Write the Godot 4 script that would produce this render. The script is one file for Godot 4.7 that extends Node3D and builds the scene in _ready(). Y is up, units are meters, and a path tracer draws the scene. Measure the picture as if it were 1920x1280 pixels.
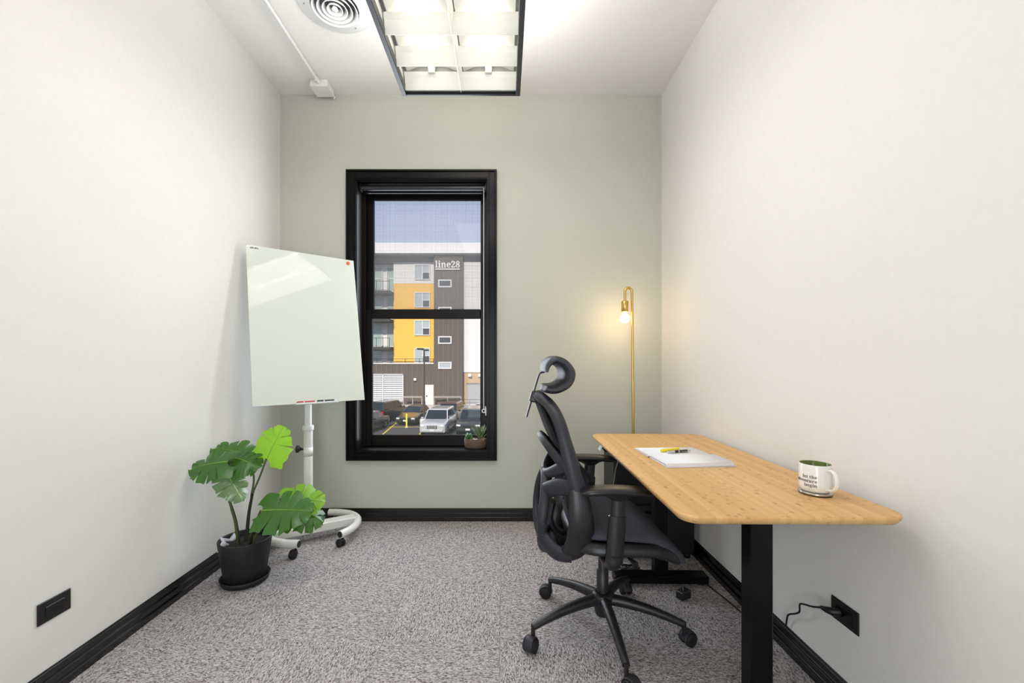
extends Node3D
# A small private office: sage window wall, white side walls, desk, mesh chair, glass board, monstera; a car park and apartment block outside.
# World: x right, y up, camera looks along -z from x = 0, z = 0. Units are metres.

const BACK := -3.17      # window wall
const RIGHT := 1.182     # desk wall
const CEIL := 3.20
const REAR := 1.40       # wall behind the camera
const LOT := -4.10       # car park level outside
const FACADE := -50.0

var used := {}
var mats := {}
var rng := RandomNumberGenerator.new()

# ------------------------------------------------------------------ helpers: nodes
func numbered(called: String) -> String:
	if not used.has(called):
		used[called] = 0
		return called
	used[called] += 1
	return "%s_%03d" % [called, used[called]]

func thing(called: String, label: String, category: String, at := Vector3.ZERO, turn := 0.0, group := "") -> Node3D:
	var o := Node3D.new()
	o.name = numbered(called)
	add_child(o)
	o.position = at
	o.rotation.y = turn
	tag(o, label, category, group)
	return o

func tag(o: Node, label: String, category := "", group := "", kind := "") -> void:
	if label: o.set_meta("label", label)
	if category: o.set_meta("category", category)
	if group: o.set_meta("group", group)
	if kind: o.set_meta("kind", kind)

func structure(called: String) -> Node3D:
	var o := Node3D.new()
	o.name = called
	add_child(o)
	o.set_meta("kind", "structure")
	return o

func part(called: String, s, m: Material, parent: Node) -> MeshInstance3D:
	var o := MeshInstance3D.new()
	if s is SurfaceTool:
		s.generate_normals()
		s.index()
		o.mesh = s.commit()
	else:
		o.mesh = s
	o.material_override = null
	for i in o.mesh.get_surface_count():
		o.mesh.surface_set_material(i, m)
	o.name = called
	o.cast_shadow = GeometryInstance3D.SHADOW_CASTING_SETTING_ON
	parent.add_child(o, true)
	return o

func shared(called: String, mesh: Mesh, m: Material, parent: Node, at := Vector3.ZERO) -> MeshInstance3D:
	var o := MeshInstance3D.new()
	o.mesh = mesh
	o.set_surface_override_material(0, m)
	o.name = called
	o.position = at
	parent.add_child(o, true)
	return o

# ------------------------------------------------------------------ helpers: geometry
func S() -> SurfaceTool:
	var s := SurfaceTool.new()
	s.begin(Mesh.PRIMITIVE_TRIANGLES)
	return s

func tri(s: SurfaceTool, a: Vector3, b: Vector3, c: Vector3, g := 4294967295) -> void:
	s.set_smooth_group(g); s.add_vertex(a)
	s.set_smooth_group(g); s.add_vertex(b)
	s.set_smooth_group(g); s.add_vertex(c)

func quad(s: SurfaceTool, a: Vector3, b: Vector3, c: Vector3, d: Vector3, g := 4294967295) -> void:
	tri(s, a, b, c, g)
	tri(s, a, c, d, g)

# box with chamfered edges, centred on c
func box(s: SurfaceTool, c: Vector3, size: Vector3, ch := 0.0, b := Basis.IDENTITY) -> SurfaceTool:
	var h := size / 2.0
	if ch <= 0.0:
		var p := []
		for i in 8:
			p.append(c + b * Vector3(h.x if i & 1 else -h.x, h.y if i & 2 else -h.y, h.z if i & 4 else -h.z))
		for f in [[0, 2, 3, 1], [4, 5, 7, 6], [0, 4, 6, 2], [1, 3, 7, 5], [2, 6, 7, 3], [0, 1, 5, 4]]:
			quad(s, p[f[0]], p[f[1]], p[f[2]], p[f[3]])
		return s
	ch = minf(ch, minf(h.x, minf(h.y, h.z)) * 0.98)
	var k := h - Vector3(ch, ch, ch)
	# ring-based: six levels would do; build faces from three vertices at each corner
	var v := {}
	for i in 8:
		var sg := Vector3(1 if i & 1 else -1, 1 if i & 2 else -1, 1 if i & 4 else -1)
		for a in 3:
			var q := k
			q[a] = h[a]
			v[i * 3 + a] = c + b * (q * sg)
	for a in 3:
		var u := (a + 1) % 3
		var w := (a + 2) % 3
		for side in [0, 1]:
			var base: int = side << a
			var i0 := base
			var i1 := base | (1 << u)
			var i2 := base | (1 << u) | (1 << w)
			var i3 := base | (1 << w)
			if side == 1:
				quad(s, v[i0 * 3 + a], v[i3 * 3 + a], v[i2 * 3 + a], v[i1 * 3 + a])
			else:
				quad(s, v[i0 * 3 + a], v[i1 * 3 + a], v[i2 * 3 + a], v[i3 * 3 + a])
		# edges running along axis a
		for du in [0, 1]:
			for dw in [0, 1]:
				var e0: int = (du << u) | (dw << w)
				var e1: int = e0 | (1 << a)
				if du == dw:
					quad(s, v[e0 * 3 + u], v[e1 * 3 + u], v[e1 * 3 + w], v[e0 * 3 + w])
				else:
					quad(s, v[e0 * 3 + w], v[e1 * 3 + w], v[e1 * 3 + u], v[e0 * 3 + u])
	for i in 8:
		var n := (i & 1) + ((i >> 1) & 1) + ((i >> 2) & 1)
		if n % 2 == 1:
			tri(s, v[i * 3], v[i * 3 + 2], v[i * 3 + 1])
		else:
			tri(s, v[i * 3], v[i * 3 + 1], v[i * 3 + 2])
	return s

func span(s: SurfaceTool, a: Vector3, b: Vector3, ch := 0.0) -> SurfaceTool:
	return box(s, (a + b) / 2.0, (b - a).abs(), ch)

# skin over rings of equal length
func loft(s: SurfaceTool, rings: Array, closed := true, cap := true, smooth := true) -> SurfaceTool:
	var g := 0 if smooth else 4294967295
	for r in rings.size() - 1:
		var A: PackedVector3Array = rings[r]
		var B: PackedVector3Array = rings[r + 1]
		var n := A.size()
		for i in (n if closed else n - 1):
			var j := (i + 1) % n
			quad(s, A[i], B[i], B[j], A[j], g)
	if cap:
		for e in [0, rings.size() - 1]:
			var R: PackedVector3Array = rings[e]
			var m := Vector3.ZERO
			for p in R: m += p
			m /= R.size()
			for i in R.size():
				var j := (i + 1) % R.size()
				if e == 0: tri(s, m, R[i], R[j])
				else: tri(s, m, R[j], R[i])
	return s

# round or oval tube through points; radius a number, or an array of numbers or Vector2 (across, along "up")
func tube(s: SurfaceTool, path: Array, radius, sides := 12, up := Vector3.UP, cap := true, closed := false) -> SurfaceTool:
	var rings := []
	var n := path.size()
	var ref := up
	for i in n:
		var t: Vector3
		if closed: t = (path[(i + 1) % n] - path[(i - 1 + n) % n]).normalized()
		elif i == 0: t = (path[1] - path[0]).normalized()
		elif i == n - 1: t = (path[i] - path[i - 1]).normalized()
		else: t = ((path[i + 1] - path[i]).normalized() + (path[i] - path[i - 1]).normalized()).normalized()
		var v := ref - t * ref.dot(t)
		if v.length() < 0.05:
			v = Vector3(t.z, t.x, t.y) - t * Vector3(t.z, t.x, t.y).dot(t)
		v = v.normalized()
		ref = v
		var u := t.cross(v).normalized()
		var rr = radius[i] if radius is Array else radius
		var rx: float = rr.x if rr is Vector2 else rr
		var ry: float = rr.y if rr is Vector2 else rr
		var ring := PackedVector3Array()
		for k in sides:
			var a := TAU * k / sides
			ring.append(path[i] + u * cos(a) * rx + v * sin(a) * ry)
		rings.append(ring)
	if closed:
		rings.append(rings[0])
		cap = false
	return loft(s, rings, true, cap)

# smooth curve through points
func curve(pts: Array, per := 6, closed := false) -> Array:
	var out := []
	var n := pts.size()
	for i in (n if closed else n - 1):
		var p0 = pts[(i - 1 + n) % n] if closed or i > 0 else pts[0] * 2 - pts[1]
		var p1 = pts[i]
		var p2 = pts[(i + 1) % n]
		var p3 = pts[(i + 2) % n] if closed or i < n - 2 else pts[n - 1] * 2 - pts[n - 2]
		for k in per:
			out.append(p1.cubic_interpolate(p2, p0, p3, float(k) / per) if not p1 is float else cubic_interpolate(p1, p2, p0, p3, float(k) / per))
	if not closed: out.append(pts[n - 1])
	return out

# profile of Vector2(radius, height) turned about the y axis
func lathe(s: SurfaceTool, profile: Array, at := Vector3.ZERO, sides := 32, b := Basis.IDENTITY, smooth := true, squash := Vector2.ONE) -> SurfaceTool:
	var rings := []
	for p in profile:
		var ring := PackedVector3Array()
		for k in sides:
			var a := TAU * k / sides
			ring.append(at + b * Vector3(cos(a) * p.x * squash.x, p.y, sin(a) * p.x * squash.y))
		rings.append(ring)
	return loft(s, rings, true, false, smooth)

# polygon in plan (x, z), between two heights
func prism(s: SurfaceTool, poly: Array, y0: float, y1: float) -> SurfaceTool:
	var n := poly.size()
	var flat := PackedVector2Array(poly)
	for i in n:
		var a: Vector2 = poly[i]
		var b: Vector2 = poly[(i + 1) % n]
		quad(s, Vector3(a.x, y0, a.y), Vector3(b.x, y0, b.y), Vector3(b.x, y1, b.y), Vector3(a.x, y1, a.y))
	var ix := Geometry2D.triangulate_polygon(flat)
	for k in range(0, ix.size(), 3):
		for y in [y0, y1]:
			var p := []
			for q in 3: p.append(Vector3(flat[ix[k + q]].x, y, flat[ix[k + q]].y))
			if y == y1: tri(s, p[0], p[2], p[1])
			else: tri(s, p[0], p[1], p[2])
	return s

# a profile (out, up) drawn along a straight line
func drawn(s: SurfaceTool, profile: Array, a: Vector3, b: Vector3, out: Vector3, up := Vector3.UP) -> SurfaceTool:
	var rings := []
	for e in [a, b]:
		var r := PackedVector3Array()
		for p in profile: r.append(e + out * p.x + up * p.y)
		rings.append(r)
	return loft(s, rings, true, true, false)

func sphere(s: SurfaceTool, c: Vector3, r: Vector3, n := 14, m := 8) -> SurfaceTool:
	var prof := []
	for i in m + 1:
		var a := -PI / 2 + PI * i / m
		prof.append(Vector2(cos(a) + 1e-5, sin(a)))
	var rings := []
	for p in prof:
		var ring := PackedVector3Array()
		for k in n:
			var t := TAU * k / n
			ring.append(c + Vector3(cos(t) * p.x * r.x, p.y * r.y, sin(t) * p.x * r.z))
		rings.append(ring)
	return loft(s, rings, true, false)

func words(text: String, size: float, depth: float, font_name := "Droid Serif", bold := false) -> TextMesh:
	var t := TextMesh.new()
	var f := SystemFont.new()
	f.font_names = PackedStringArray([font_name])
	if bold: f.font_weight = 700
	t.font = f
	t.text = text
	t.font_size = 64
	t.pixel_size = size / 64.0
	t.depth = depth
	t.curve_step = 1.0
	return t

# ------------------------------------------------------------------ helpers: materials
func mat(called: String, c: Color, rough := 0.6, metal := 0.0, spec := 0.5) -> StandardMaterial3D:
	if mats.has(called): return mats[called]
	var m := StandardMaterial3D.new()
	m.resource_name = called
	m.albedo_color = c
	m.roughness = rough
	m.metallic = metal
	m.metallic_specular = spec
	mats[called] = m
	return m

func noise_tex(size: int, freq: float, ramp: Array, sd := 1, kind := FastNoiseLite.TYPE_SIMPLEX_SMOOTH, octaves := 4) -> NoiseTexture2D:
	var n := FastNoiseLite.new()
	n.noise_type = kind
	n.seed = sd
	n.frequency = freq
	n.fractal_octaves = octaves
	var t := NoiseTexture2D.new()
	t.width = size
	t.height = size
	t.seamless = true
	t.noise = n
	var g := Gradient.new()
	var off := PackedFloat32Array()
	var col := PackedColorArray()
	for i in ramp.size():
		off.append(float(i) / maxf(1, ramp.size() - 1))
		col.append(ramp[i])
	g.offsets = off
	g.colors = col
	t.color_ramp = g
	return t

func grained(called: String, c: Color, rough: float, spread: float, scale: Vector3, freq := 0.02, bump := 0.0, spec := 0.5) -> StandardMaterial3D:
	var m := mat(called, Color.WHITE, rough, 0.0, spec)
	m.albedo_texture = noise_tex(256, freq, [c.darkened(spread), c, c.lightened(spread)], called.hash() % 1000)
	m.uv1_triplanar = true
	m.uv1_world_triplanar = true
	m.uv1_scale = scale
	if bump > 0.0:
		m.heightmap_enabled = true
		m.heightmap_scale = bump
		m.heightmap_texture = noise_tex(256, freq * 2.0, [Color.BLACK, Color.WHITE], 7)
	return m

func carpet(sd: int) -> StandardMaterial3D:
	var n := 720
	var loops := 180      # yarn loops across half a metre
	var cell := n / loops
	var data := PackedByteArray()
	var relief := PackedByteArray()
	data.resize(n * n * 3)
	relief.resize(n * n)
	var r := RandomNumberGenerator.new()
	r.seed = sd
	var yarn := [[214, 209, 208], [196, 190, 189], [178, 171, 170], [156, 149, 147], [112, 104, 102], [188, 182, 181]]
	for row in loops:
		var left := 0
		var c: Array = yarn[0]
		for k in loops:
			if left <= 0:
				left = r.randi_range(1, 4)
				c = yarn[r.randi() % yarn.size()]
			left -= 1
			var tone := r.randf_range(0.90, 1.10)
			for y in cell:
				for x in cell:
					var px := k * cell + x
					var py := row * cell + y
					var grain := tone * r.randf_range(0.93, 1.07)
					var at := (py * n + px)
					data[at * 3] = clampi(int(c[0] * grain), 0, 255)
					data[at * 3 + 1] = clampi(int(c[1] * grain), 0, 255)
					data[at * 3 + 2] = clampi(int(c[2] * grain), 0, 255)
					relief[at] = int(255.0 * sin(PI * (x + 0.5) / cell) * sin(PI * (y + 0.5) / cell))
	var m := StandardMaterial3D.new()
	m.resource_name = "carpet"
	m.albedo_texture = ImageTexture.create_from_image(Image.create_from_data(n, n, false, Image.FORMAT_RGB8, data))
	m.roughness = 1.0
	m.metallic_specular = 0.1
	m.uv1_triplanar = true
	m.uv1_scale = Vector3(2, 2, 2)
	m.heightmap_enabled = true
	m.heightmap_scale = 0.25
	m.heightmap_texture = ImageTexture.create_from_image(Image.create_from_data(n, n, false, Image.FORMAT_L8, relief))
	return m

func bamboo() -> StandardMaterial3D:
	# strips with fine lengthwise grain and the short dark knuckles of bamboo laminate
	var n := 1024
	var im := Image.create(n, n, false, Image.FORMAT_RGB8)
	var r := RandomNumberGenerator.new()
	r.seed = 5
	var base := Color(0.82, 0.652, 0.425)
	var strips := 40
	var w := n / strips
	var fine := FastNoiseLite.new()
	fine.seed = 9
	fine.frequency = 0.05
	var tones := []
	for i in strips + 2: tones.append(r.randf_range(-0.028, 0.028))
	for y in n:
		for x in n:
			var g: float = tones[x / w] + 0.022 * fine.get_noise_2d(x * 6.0, y * 0.12) + 0.012 * fine.get_noise_2d(x * 1.0, y * 0.6)
			im.set_pixel(x, y, Color(base.r + g, base.g + g * 1.05, base.b + g * 1.1))
	for k in 420:
		var sx := r.randi_range(0, strips - 1) * w
		var sy := r.randi_range(0, n - 40)
		var hh := r.randi_range(4, 14)
		var f := r.randf_range(0.87, 0.955)
		for y in hh:
			var inset := int(abs(y - hh / 2.0) * 0.6)
			for x in range(3 + inset, w - 3 - inset):
				var c := im.get_pixel(sx + x, sy + y)
				im.set_pixel(sx + x, sy + y, Color(c.r * f, c.g * f * 0.98, c.b * f * 0.95))
	var m := StandardMaterial3D.new()
	m.resource_name = "bamboo"
	m.albedo_texture = ImageTexture.create_from_image(im)
	m.roughness = 0.42
	m.metallic_specular = 0.4
	m.uv1_triplanar = true
	m.uv1_triplanar_sharpness = 8.0
	m.uv1_scale = Vector3(1.5, 1.5, 0.75)
	return m

func woven(called: String, a: Color, b: Color, n_threads: int, scale: float, bump := 0.05) -> StandardMaterial3D:
	var n := 256
	var im := Image.create(n, n, false, Image.FORMAT_RGB8)
	var hm := Image.create(n, n, false, Image.FORMAT_RGB8)
	var r := RandomNumberGenerator.new()
	r.seed = called.hash()
	var c := n / n_threads
	for y in n:
		for x in n:
			var over: bool = (x / c + y / c) % 2 == 0
			var h := sin(PI * ((x % c) + 0.5) / c) * sin(PI * ((y % c) + 0.5) / c)
			var k := r.randf_range(0.92, 1.08)
			var col := a if over else b
			im.set_pixel(x, y, Color(col.r * k, col.g * k, col.b * k))
			hm.set_pixel(x, y, Color(h, h, h) if over else Color(h * 0.5, h * 0.5, h * 0.5))
	var m := mat(called, Color.WHITE, 0.75, 0.0, 0.3)
	m.albedo_texture = ImageTexture.create_from_image(im)
	m.uv1_triplanar = true
	m.uv1_scale = Vector3(scale, scale, scale)
	m.heightmap_enabled = true
	m.heightmap_scale = bump
	m.heightmap_texture = ImageTexture.create_from_image(hm)
	return m

# ------------------------------------------------------------------ scene
func _ready() -> void:
	rng.seed = 20
	camera_and_light()
	make_materials()
	room()
	window()
	ceiling_fixture()
	ceiling_fittings()
	desk()
	chair()
	glass_board()
	plant()
	lamp()
	desk_items()
	outlets()
	under_desk()
	sill_planter()
	outside_ground()
	apartment_block()
	parked_cars()
	lot_furniture()

func camera_and_light() -> void:
	# level camera with a shifted lens: verticals stay vertical; the depth axis meets the picture right of and below centre
	var cam := Camera3D.new()
	cam.name = "camera"
	add_child(cam)
	cam.position = Vector3(0, 1.2, 0)
	cam.projection = Camera3D.PROJECTION_FRUSTUM
	cam.near = 0.05
	cam.far = 400.0
	var focal := 790.0
	cam.size = 1280.0 / focal * cam.near
	cam.frustum_offset = Vector2((960.0 - 946.0) / focal, (676.0 - 640.0) / focal) * cam.near
	cam.current = true
	var env := Environment.new()
	env.background_mode = Environment.BG_SKY
	var sky := Sky.new()
	var sm := ProceduralSkyMaterial.new()
	sm.sky_top_color = Color(0.70, 0.77, 0.93)
	sm.sky_horizon_color = Color(0.84, 0.88, 0.97)
	sm.ground_bottom_color = Color(0.35, 0.34, 0.33)
	sm.ground_horizon_color = Color(0.55, 0.54, 0.53)
	sm.sky_curve = 0.3
	sm.sun_angle_max = 2.0
	sky.sky_material = sm
	env.sky = sky
	env.tonemap_mode = Environment.TONE_MAPPER_LINEAR
	env.tonemap_exposure = 1.0
	env.sdfgi_enabled = true
	env.ssao_enabled = true
	env.ssil_enabled = true
	var we := WorldEnvironment.new()
	we.name = "environment"
	we.environment = env
	add_child(we)
	var sun := DirectionalLight3D.new()
	sun.name = "sun"
	sun.light_color = Color(1.0, 0.96, 0.90)
	sun.light_energy = 1.28
	sun.light_angular_distance = 0.6
	sun.shadow_enabled = true
	add_child(sun)
	sun.look_at_from_position(Vector3(-4, 13, 18), Vector3.ZERO)
	# daylight entering by the window opening
	var day := AreaLight3D.new()
	day.name = "window_daylight"
	day.area_size = Vector2(WX1 - WX0 - 0.10, WY1 - WY0 - 0.12)
	day.light_color = Color(0.93, 0.96, 1.0)
	day.light_energy = 3.0
	day.area_range = 12.0
	day.shadow_enabled = true
	add_child(day)
	day.position = Vector3((WX0 + WX1) / 2, (WY0 + WY1) / 2, BACK - 0.12)
	day.rotation_degrees = Vector3(0, 180, 0)

func make_materials() -> void:
	grained("white_wall", Color(0.875, 0.864, 0.842), 0.85, 0.008, Vector3(1.5, 1.5, 1.5), 0.05, 0.0, 0.25)
	grained("sage_wall", Color(0.745, 0.748, 0.70), 0.85, 0.008, Vector3(1.5, 1.5, 1.5), 0.05, 0.0, 0.25)
	grained("ceiling_paint", Color(0.91, 0.90, 0.885), 0.9, 0.006, Vector3(1.5, 1.5, 1.5), 0.05, 0.0, 0.2)
	mat("black_trim", Color(0.022, 0.020, 0.024), 0.30, 0.0, 0.28)
	mat("sash_bounce_brown", Color(0.07, 0.053, 0.048), 0.36, 0.0, 0.3)  # brown of bounced light put into the black of jambs and sashes
	mat("baseboard_paint", Color(0.028, 0.026, 0.03), 0.2, 0.0, 0.65)
	mat("black_plastic", Color(0.115, 0.113, 0.12), 0.40, 0.0, 0.5)
	mat("chair_frame", Color(0.18, 0.18, 0.20), 0.46, 0.0, 0.4)
	mat("black_metal", Color(0.026, 0.025, 0.027), 0.35, 0.0, 0.32)
	mat("black_rubber", Color(0.05, 0.05, 0.05), 0.7)
	mat("white_metal", Color(0.87, 0.865, 0.85), 0.35)
	mat("white_plastic", Color(0.88, 0.88, 0.87), 0.4)
	mat("chrome", Color(0.80, 0.80, 0.80), 0.2, 1.0)
	mat("brass", Color(0.82, 0.69, 0.40), 0.3, 1.0)
	mats["bamboo"] = bamboo()
	mats["mesh_cloth"] = woven("mesh_cloth", Color(0.33, 0.33, 0.36), Color(0.20, 0.20, 0.225), 32, 9.0, 0.12)
	mats["back_cloth"] = woven("back_cloth", Color(0.13, 0.125, 0.13), Color(0.08, 0.08, 0.085), 32, 9.0, 0.08)
	var gl := mat("pane_glass", Color(0.9, 0.95, 0.95, 0.03), 0.02, 0.0, 0.16)
	gl.transparency = BaseMaterial3D.TRANSPARENCY_ALPHA

# ------------------------------------------------------------------ room
func left_x(z: float) -> float:
	return -1.6885 + 0.026 * (z - BACK)   # the left wall splays slightly

const WX0 := -1.112
const WX1 := -0.132
const WY0 := 0.527
const WY1 := 2.555

func room() -> void:
	var f := structure("floor")
	part("slab", span(S(), Vector3(-2.1, -0.2, BACK - 0.3), Vector3(RIGHT + 0.3, -0.008, REAR + 0.3)), mat("concrete", Color(0.4, 0.4, 0.4), 0.9), f)
	var looks := [carpet(3), carpet(4)]
	var tile := 0.5
	for ix in 7:
		for iz in 10:
			var x0 := -2.02 + ix * tile
			var z0 := BACK - 0.13 + iz * tile
			var x1 := x0 + tile
			var z1 := z0 + tile
			var a := Vector2(maxf(x0, left_x(z1) - 0.005), maxf(z0, BACK))
			var b := Vector2(minf(x1, RIGHT), minf(z1, REAR))
			if b.x - a.x < 0.01 or b.y - a.y < 0.01: continue
			var turn := (ix + iz) % 2
			var c := (a + b) / 2.0
			var size := b - a
			if turn: size = Vector2(size.y, size.x)
			var shift := Vector3(rng.randf_range(0, 3), 0, rng.randf_range(0, 3))
			var o := part("carpet_tile", box(S(), shift + Vector3(0, -0.004, 0), Vector3(size.x - 0.0012, 0.008, size.y - 0.0012), 0.0012), looks[(ix * 3 + iz * 5) % 2], f)
			o.rotation.y = PI / 2 if turn else 0.0
			o.position = Vector3(c.x, 0, c.y) - o.basis * shift
	var W: Material = mats["white_wall"]
	var wl := structure("wall_left")
	part("plaster", prism(S(), [Vector2(left_x(BACK - 0.25), BACK - 0.25), Vector2(left_x(REAR + 0.2), REAR + 0.2), Vector2(-2.05, REAR + 0.2), Vector2(-2.05, BACK - 0.25)], -0.2, CEIL + 0.05), W, wl)
	var wr := structure("wall_right")
	part("plaster", span(S(), Vector3(RIGHT, -0.2, BACK - 0.25), Vector3(RIGHT + 0.25, CEIL + 0.05, REAR + 0.2)), W, wr)
	var wn := structure("wall_rear")
	part("plaster", span(S(), Vector3(-2.05, -0.2, REAR), Vector3(RIGHT + 0.25, CEIL + 0.05, REAR + 0.2)), W, wn)
	var wb := structure("wall_back")
	var s := S()
	var t := BACK - 0.25
	span(s, Vector3(-2.05, -0.2, t), Vector3(WX0, CEIL + 0.05, BACK))
	span(s, Vector3(WX1, -0.2, t), Vector3(RIGHT + 0.25, CEIL + 0.05, BACK))
	span(s, Vector3(WX0, -0.2, t), Vector3(WX1, WY0 - 0.02, BACK))
	span(s, Vector3(WX0, WY1, t), Vector3(WX1, CEIL + 0.05, BACK))
	part("plaster", s, mats["sage_wall"], wb)
	var ce := structure("ceiling")
	# a square hole for the duct above the round diffuser
	var cs := S()
	var hx := -0.953
	var hz := -2.367
	var gap := 0.13
	span(cs, Vector3(-2.05, CEIL, t), Vector3(RIGHT + 0.25, CEIL + 0.2, hz - gap))
	span(cs, Vector3(-2.05, CEIL, hz + gap), Vector3(RIGHT + 0.25, CEIL + 0.2, REAR + 0.2))
	span(cs, Vector3(-2.05, CEIL, hz - gap), Vector3(hx - gap, CEIL + 0.2, hz + gap))
	span(cs, Vector3(hx + gap, CEIL, hz - gap), Vector3(RIGHT + 0.25, CEIL + 0.2, hz + gap))
	part("plaster", cs, mats["ceiling_paint"], ce)
	# added, unseen: glowing door panel behind the camera, for fill light
	var d := structure("door_1")
	var dx := -0.25
	for q in [[-0.55, -0.45], [0.45, 0.55]]:
		part("stile", span(S(), Vector3(dx + q[0], 0, REAR - 0.03), Vector3(dx + q[1], 2.25, REAR), 0.003), mats["black_trim"], d)
	part("rail", span(S(), Vector3(dx - 0.45, 2.15, REAR - 0.03), Vector3(dx + 0.45, 2.25, REAR), 0.003), mats["black_trim"], d)
	part("rail", span(S(), Vector3(dx - 0.45, 0.0, REAR - 0.03), Vector3(dx + 0.45, 0.10, REAR), 0.003), mats["black_trim"], d)
	var lit := mat("added_glow_glass", Color(0.85, 0.88, 0.90), 0.5)
	lit.emission_enabled = true
	lit.emission = Color(0.92, 0.96, 1.0)
	lit.emission_energy_multiplier = 0.8
	part("added_glow_pane", span(S(), Vector3(dx - 0.45, 0.10, REAR - 0.02), Vector3(dx + 0.45, 2.15, REAR - 0.012)), lit, d)
	var cl := AreaLight3D.new()  # added fill lamp for the foreground and under the desk
	cl.name = "added_rear_fill"
	cl.area_size = Vector2(0.88, 2.0)
	cl.light_color = Color(0.94, 0.97, 1.0)
	cl.light_energy = 4.1
	cl.area_range = 12.0
	cl.shadow_enabled = true
	d.add_child(cl)
	cl.position = Vector3(dx, 1.12, REAR - 0.035)
	# baseboards: three flat bands with narrow beads between
	var prof := [Vector2(0, 0), Vector2(0.024, 0), Vector2(0.024, 0.026), Vector2(0.023, 0.028), Vector2(0.0165, 0.0285), Vector2(0.0165, 0.056), Vector2(0.0155, 0.058), Vector2(0.0095, 0.0585), Vector2(0.0095, 0.084), Vector2(0.0085, 0.086), Vector2(0.004, 0.0868), Vector2(0.0035, 0.092), Vector2(0, 0.092)]
	var bm: Material = mats["baseboard_paint"]
	var e := structure("baseboard_back")
	part("board", drawn(S(), prof, Vector3(left_x(BACK), 0, BACK), Vector3(RIGHT, 0, BACK), Vector3(0, 0, 1)), bm, e)
	e = structure("baseboard_right")
	part("board", drawn(S(), prof, Vector3(RIGHT, 0, BACK), Vector3(RIGHT, 0, REAR), Vector3(-1, 0, 0)), bm, e)
	e = structure("baseboard_left")
	part("board", drawn(S(), prof, Vector3(left_x(BACK), 0, BACK), Vector3(left_x(REAR), 0, REAR), Vector3(1, 0, -0.026).normalized()), bm, e)
	e = structure("baseboard_rear")
	part("board", drawn(S(), prof, Vector3(left_x(REAR), 0, REAR), Vector3(-0.80, 0, REAR), Vector3(0, 0, -1)), bm, e)
	part("board", drawn(S(), prof, Vector3(0.30, 0, REAR), Vector3(RIGHT, 0, REAR), Vector3(0, 0, -1)), bm, e)

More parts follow.
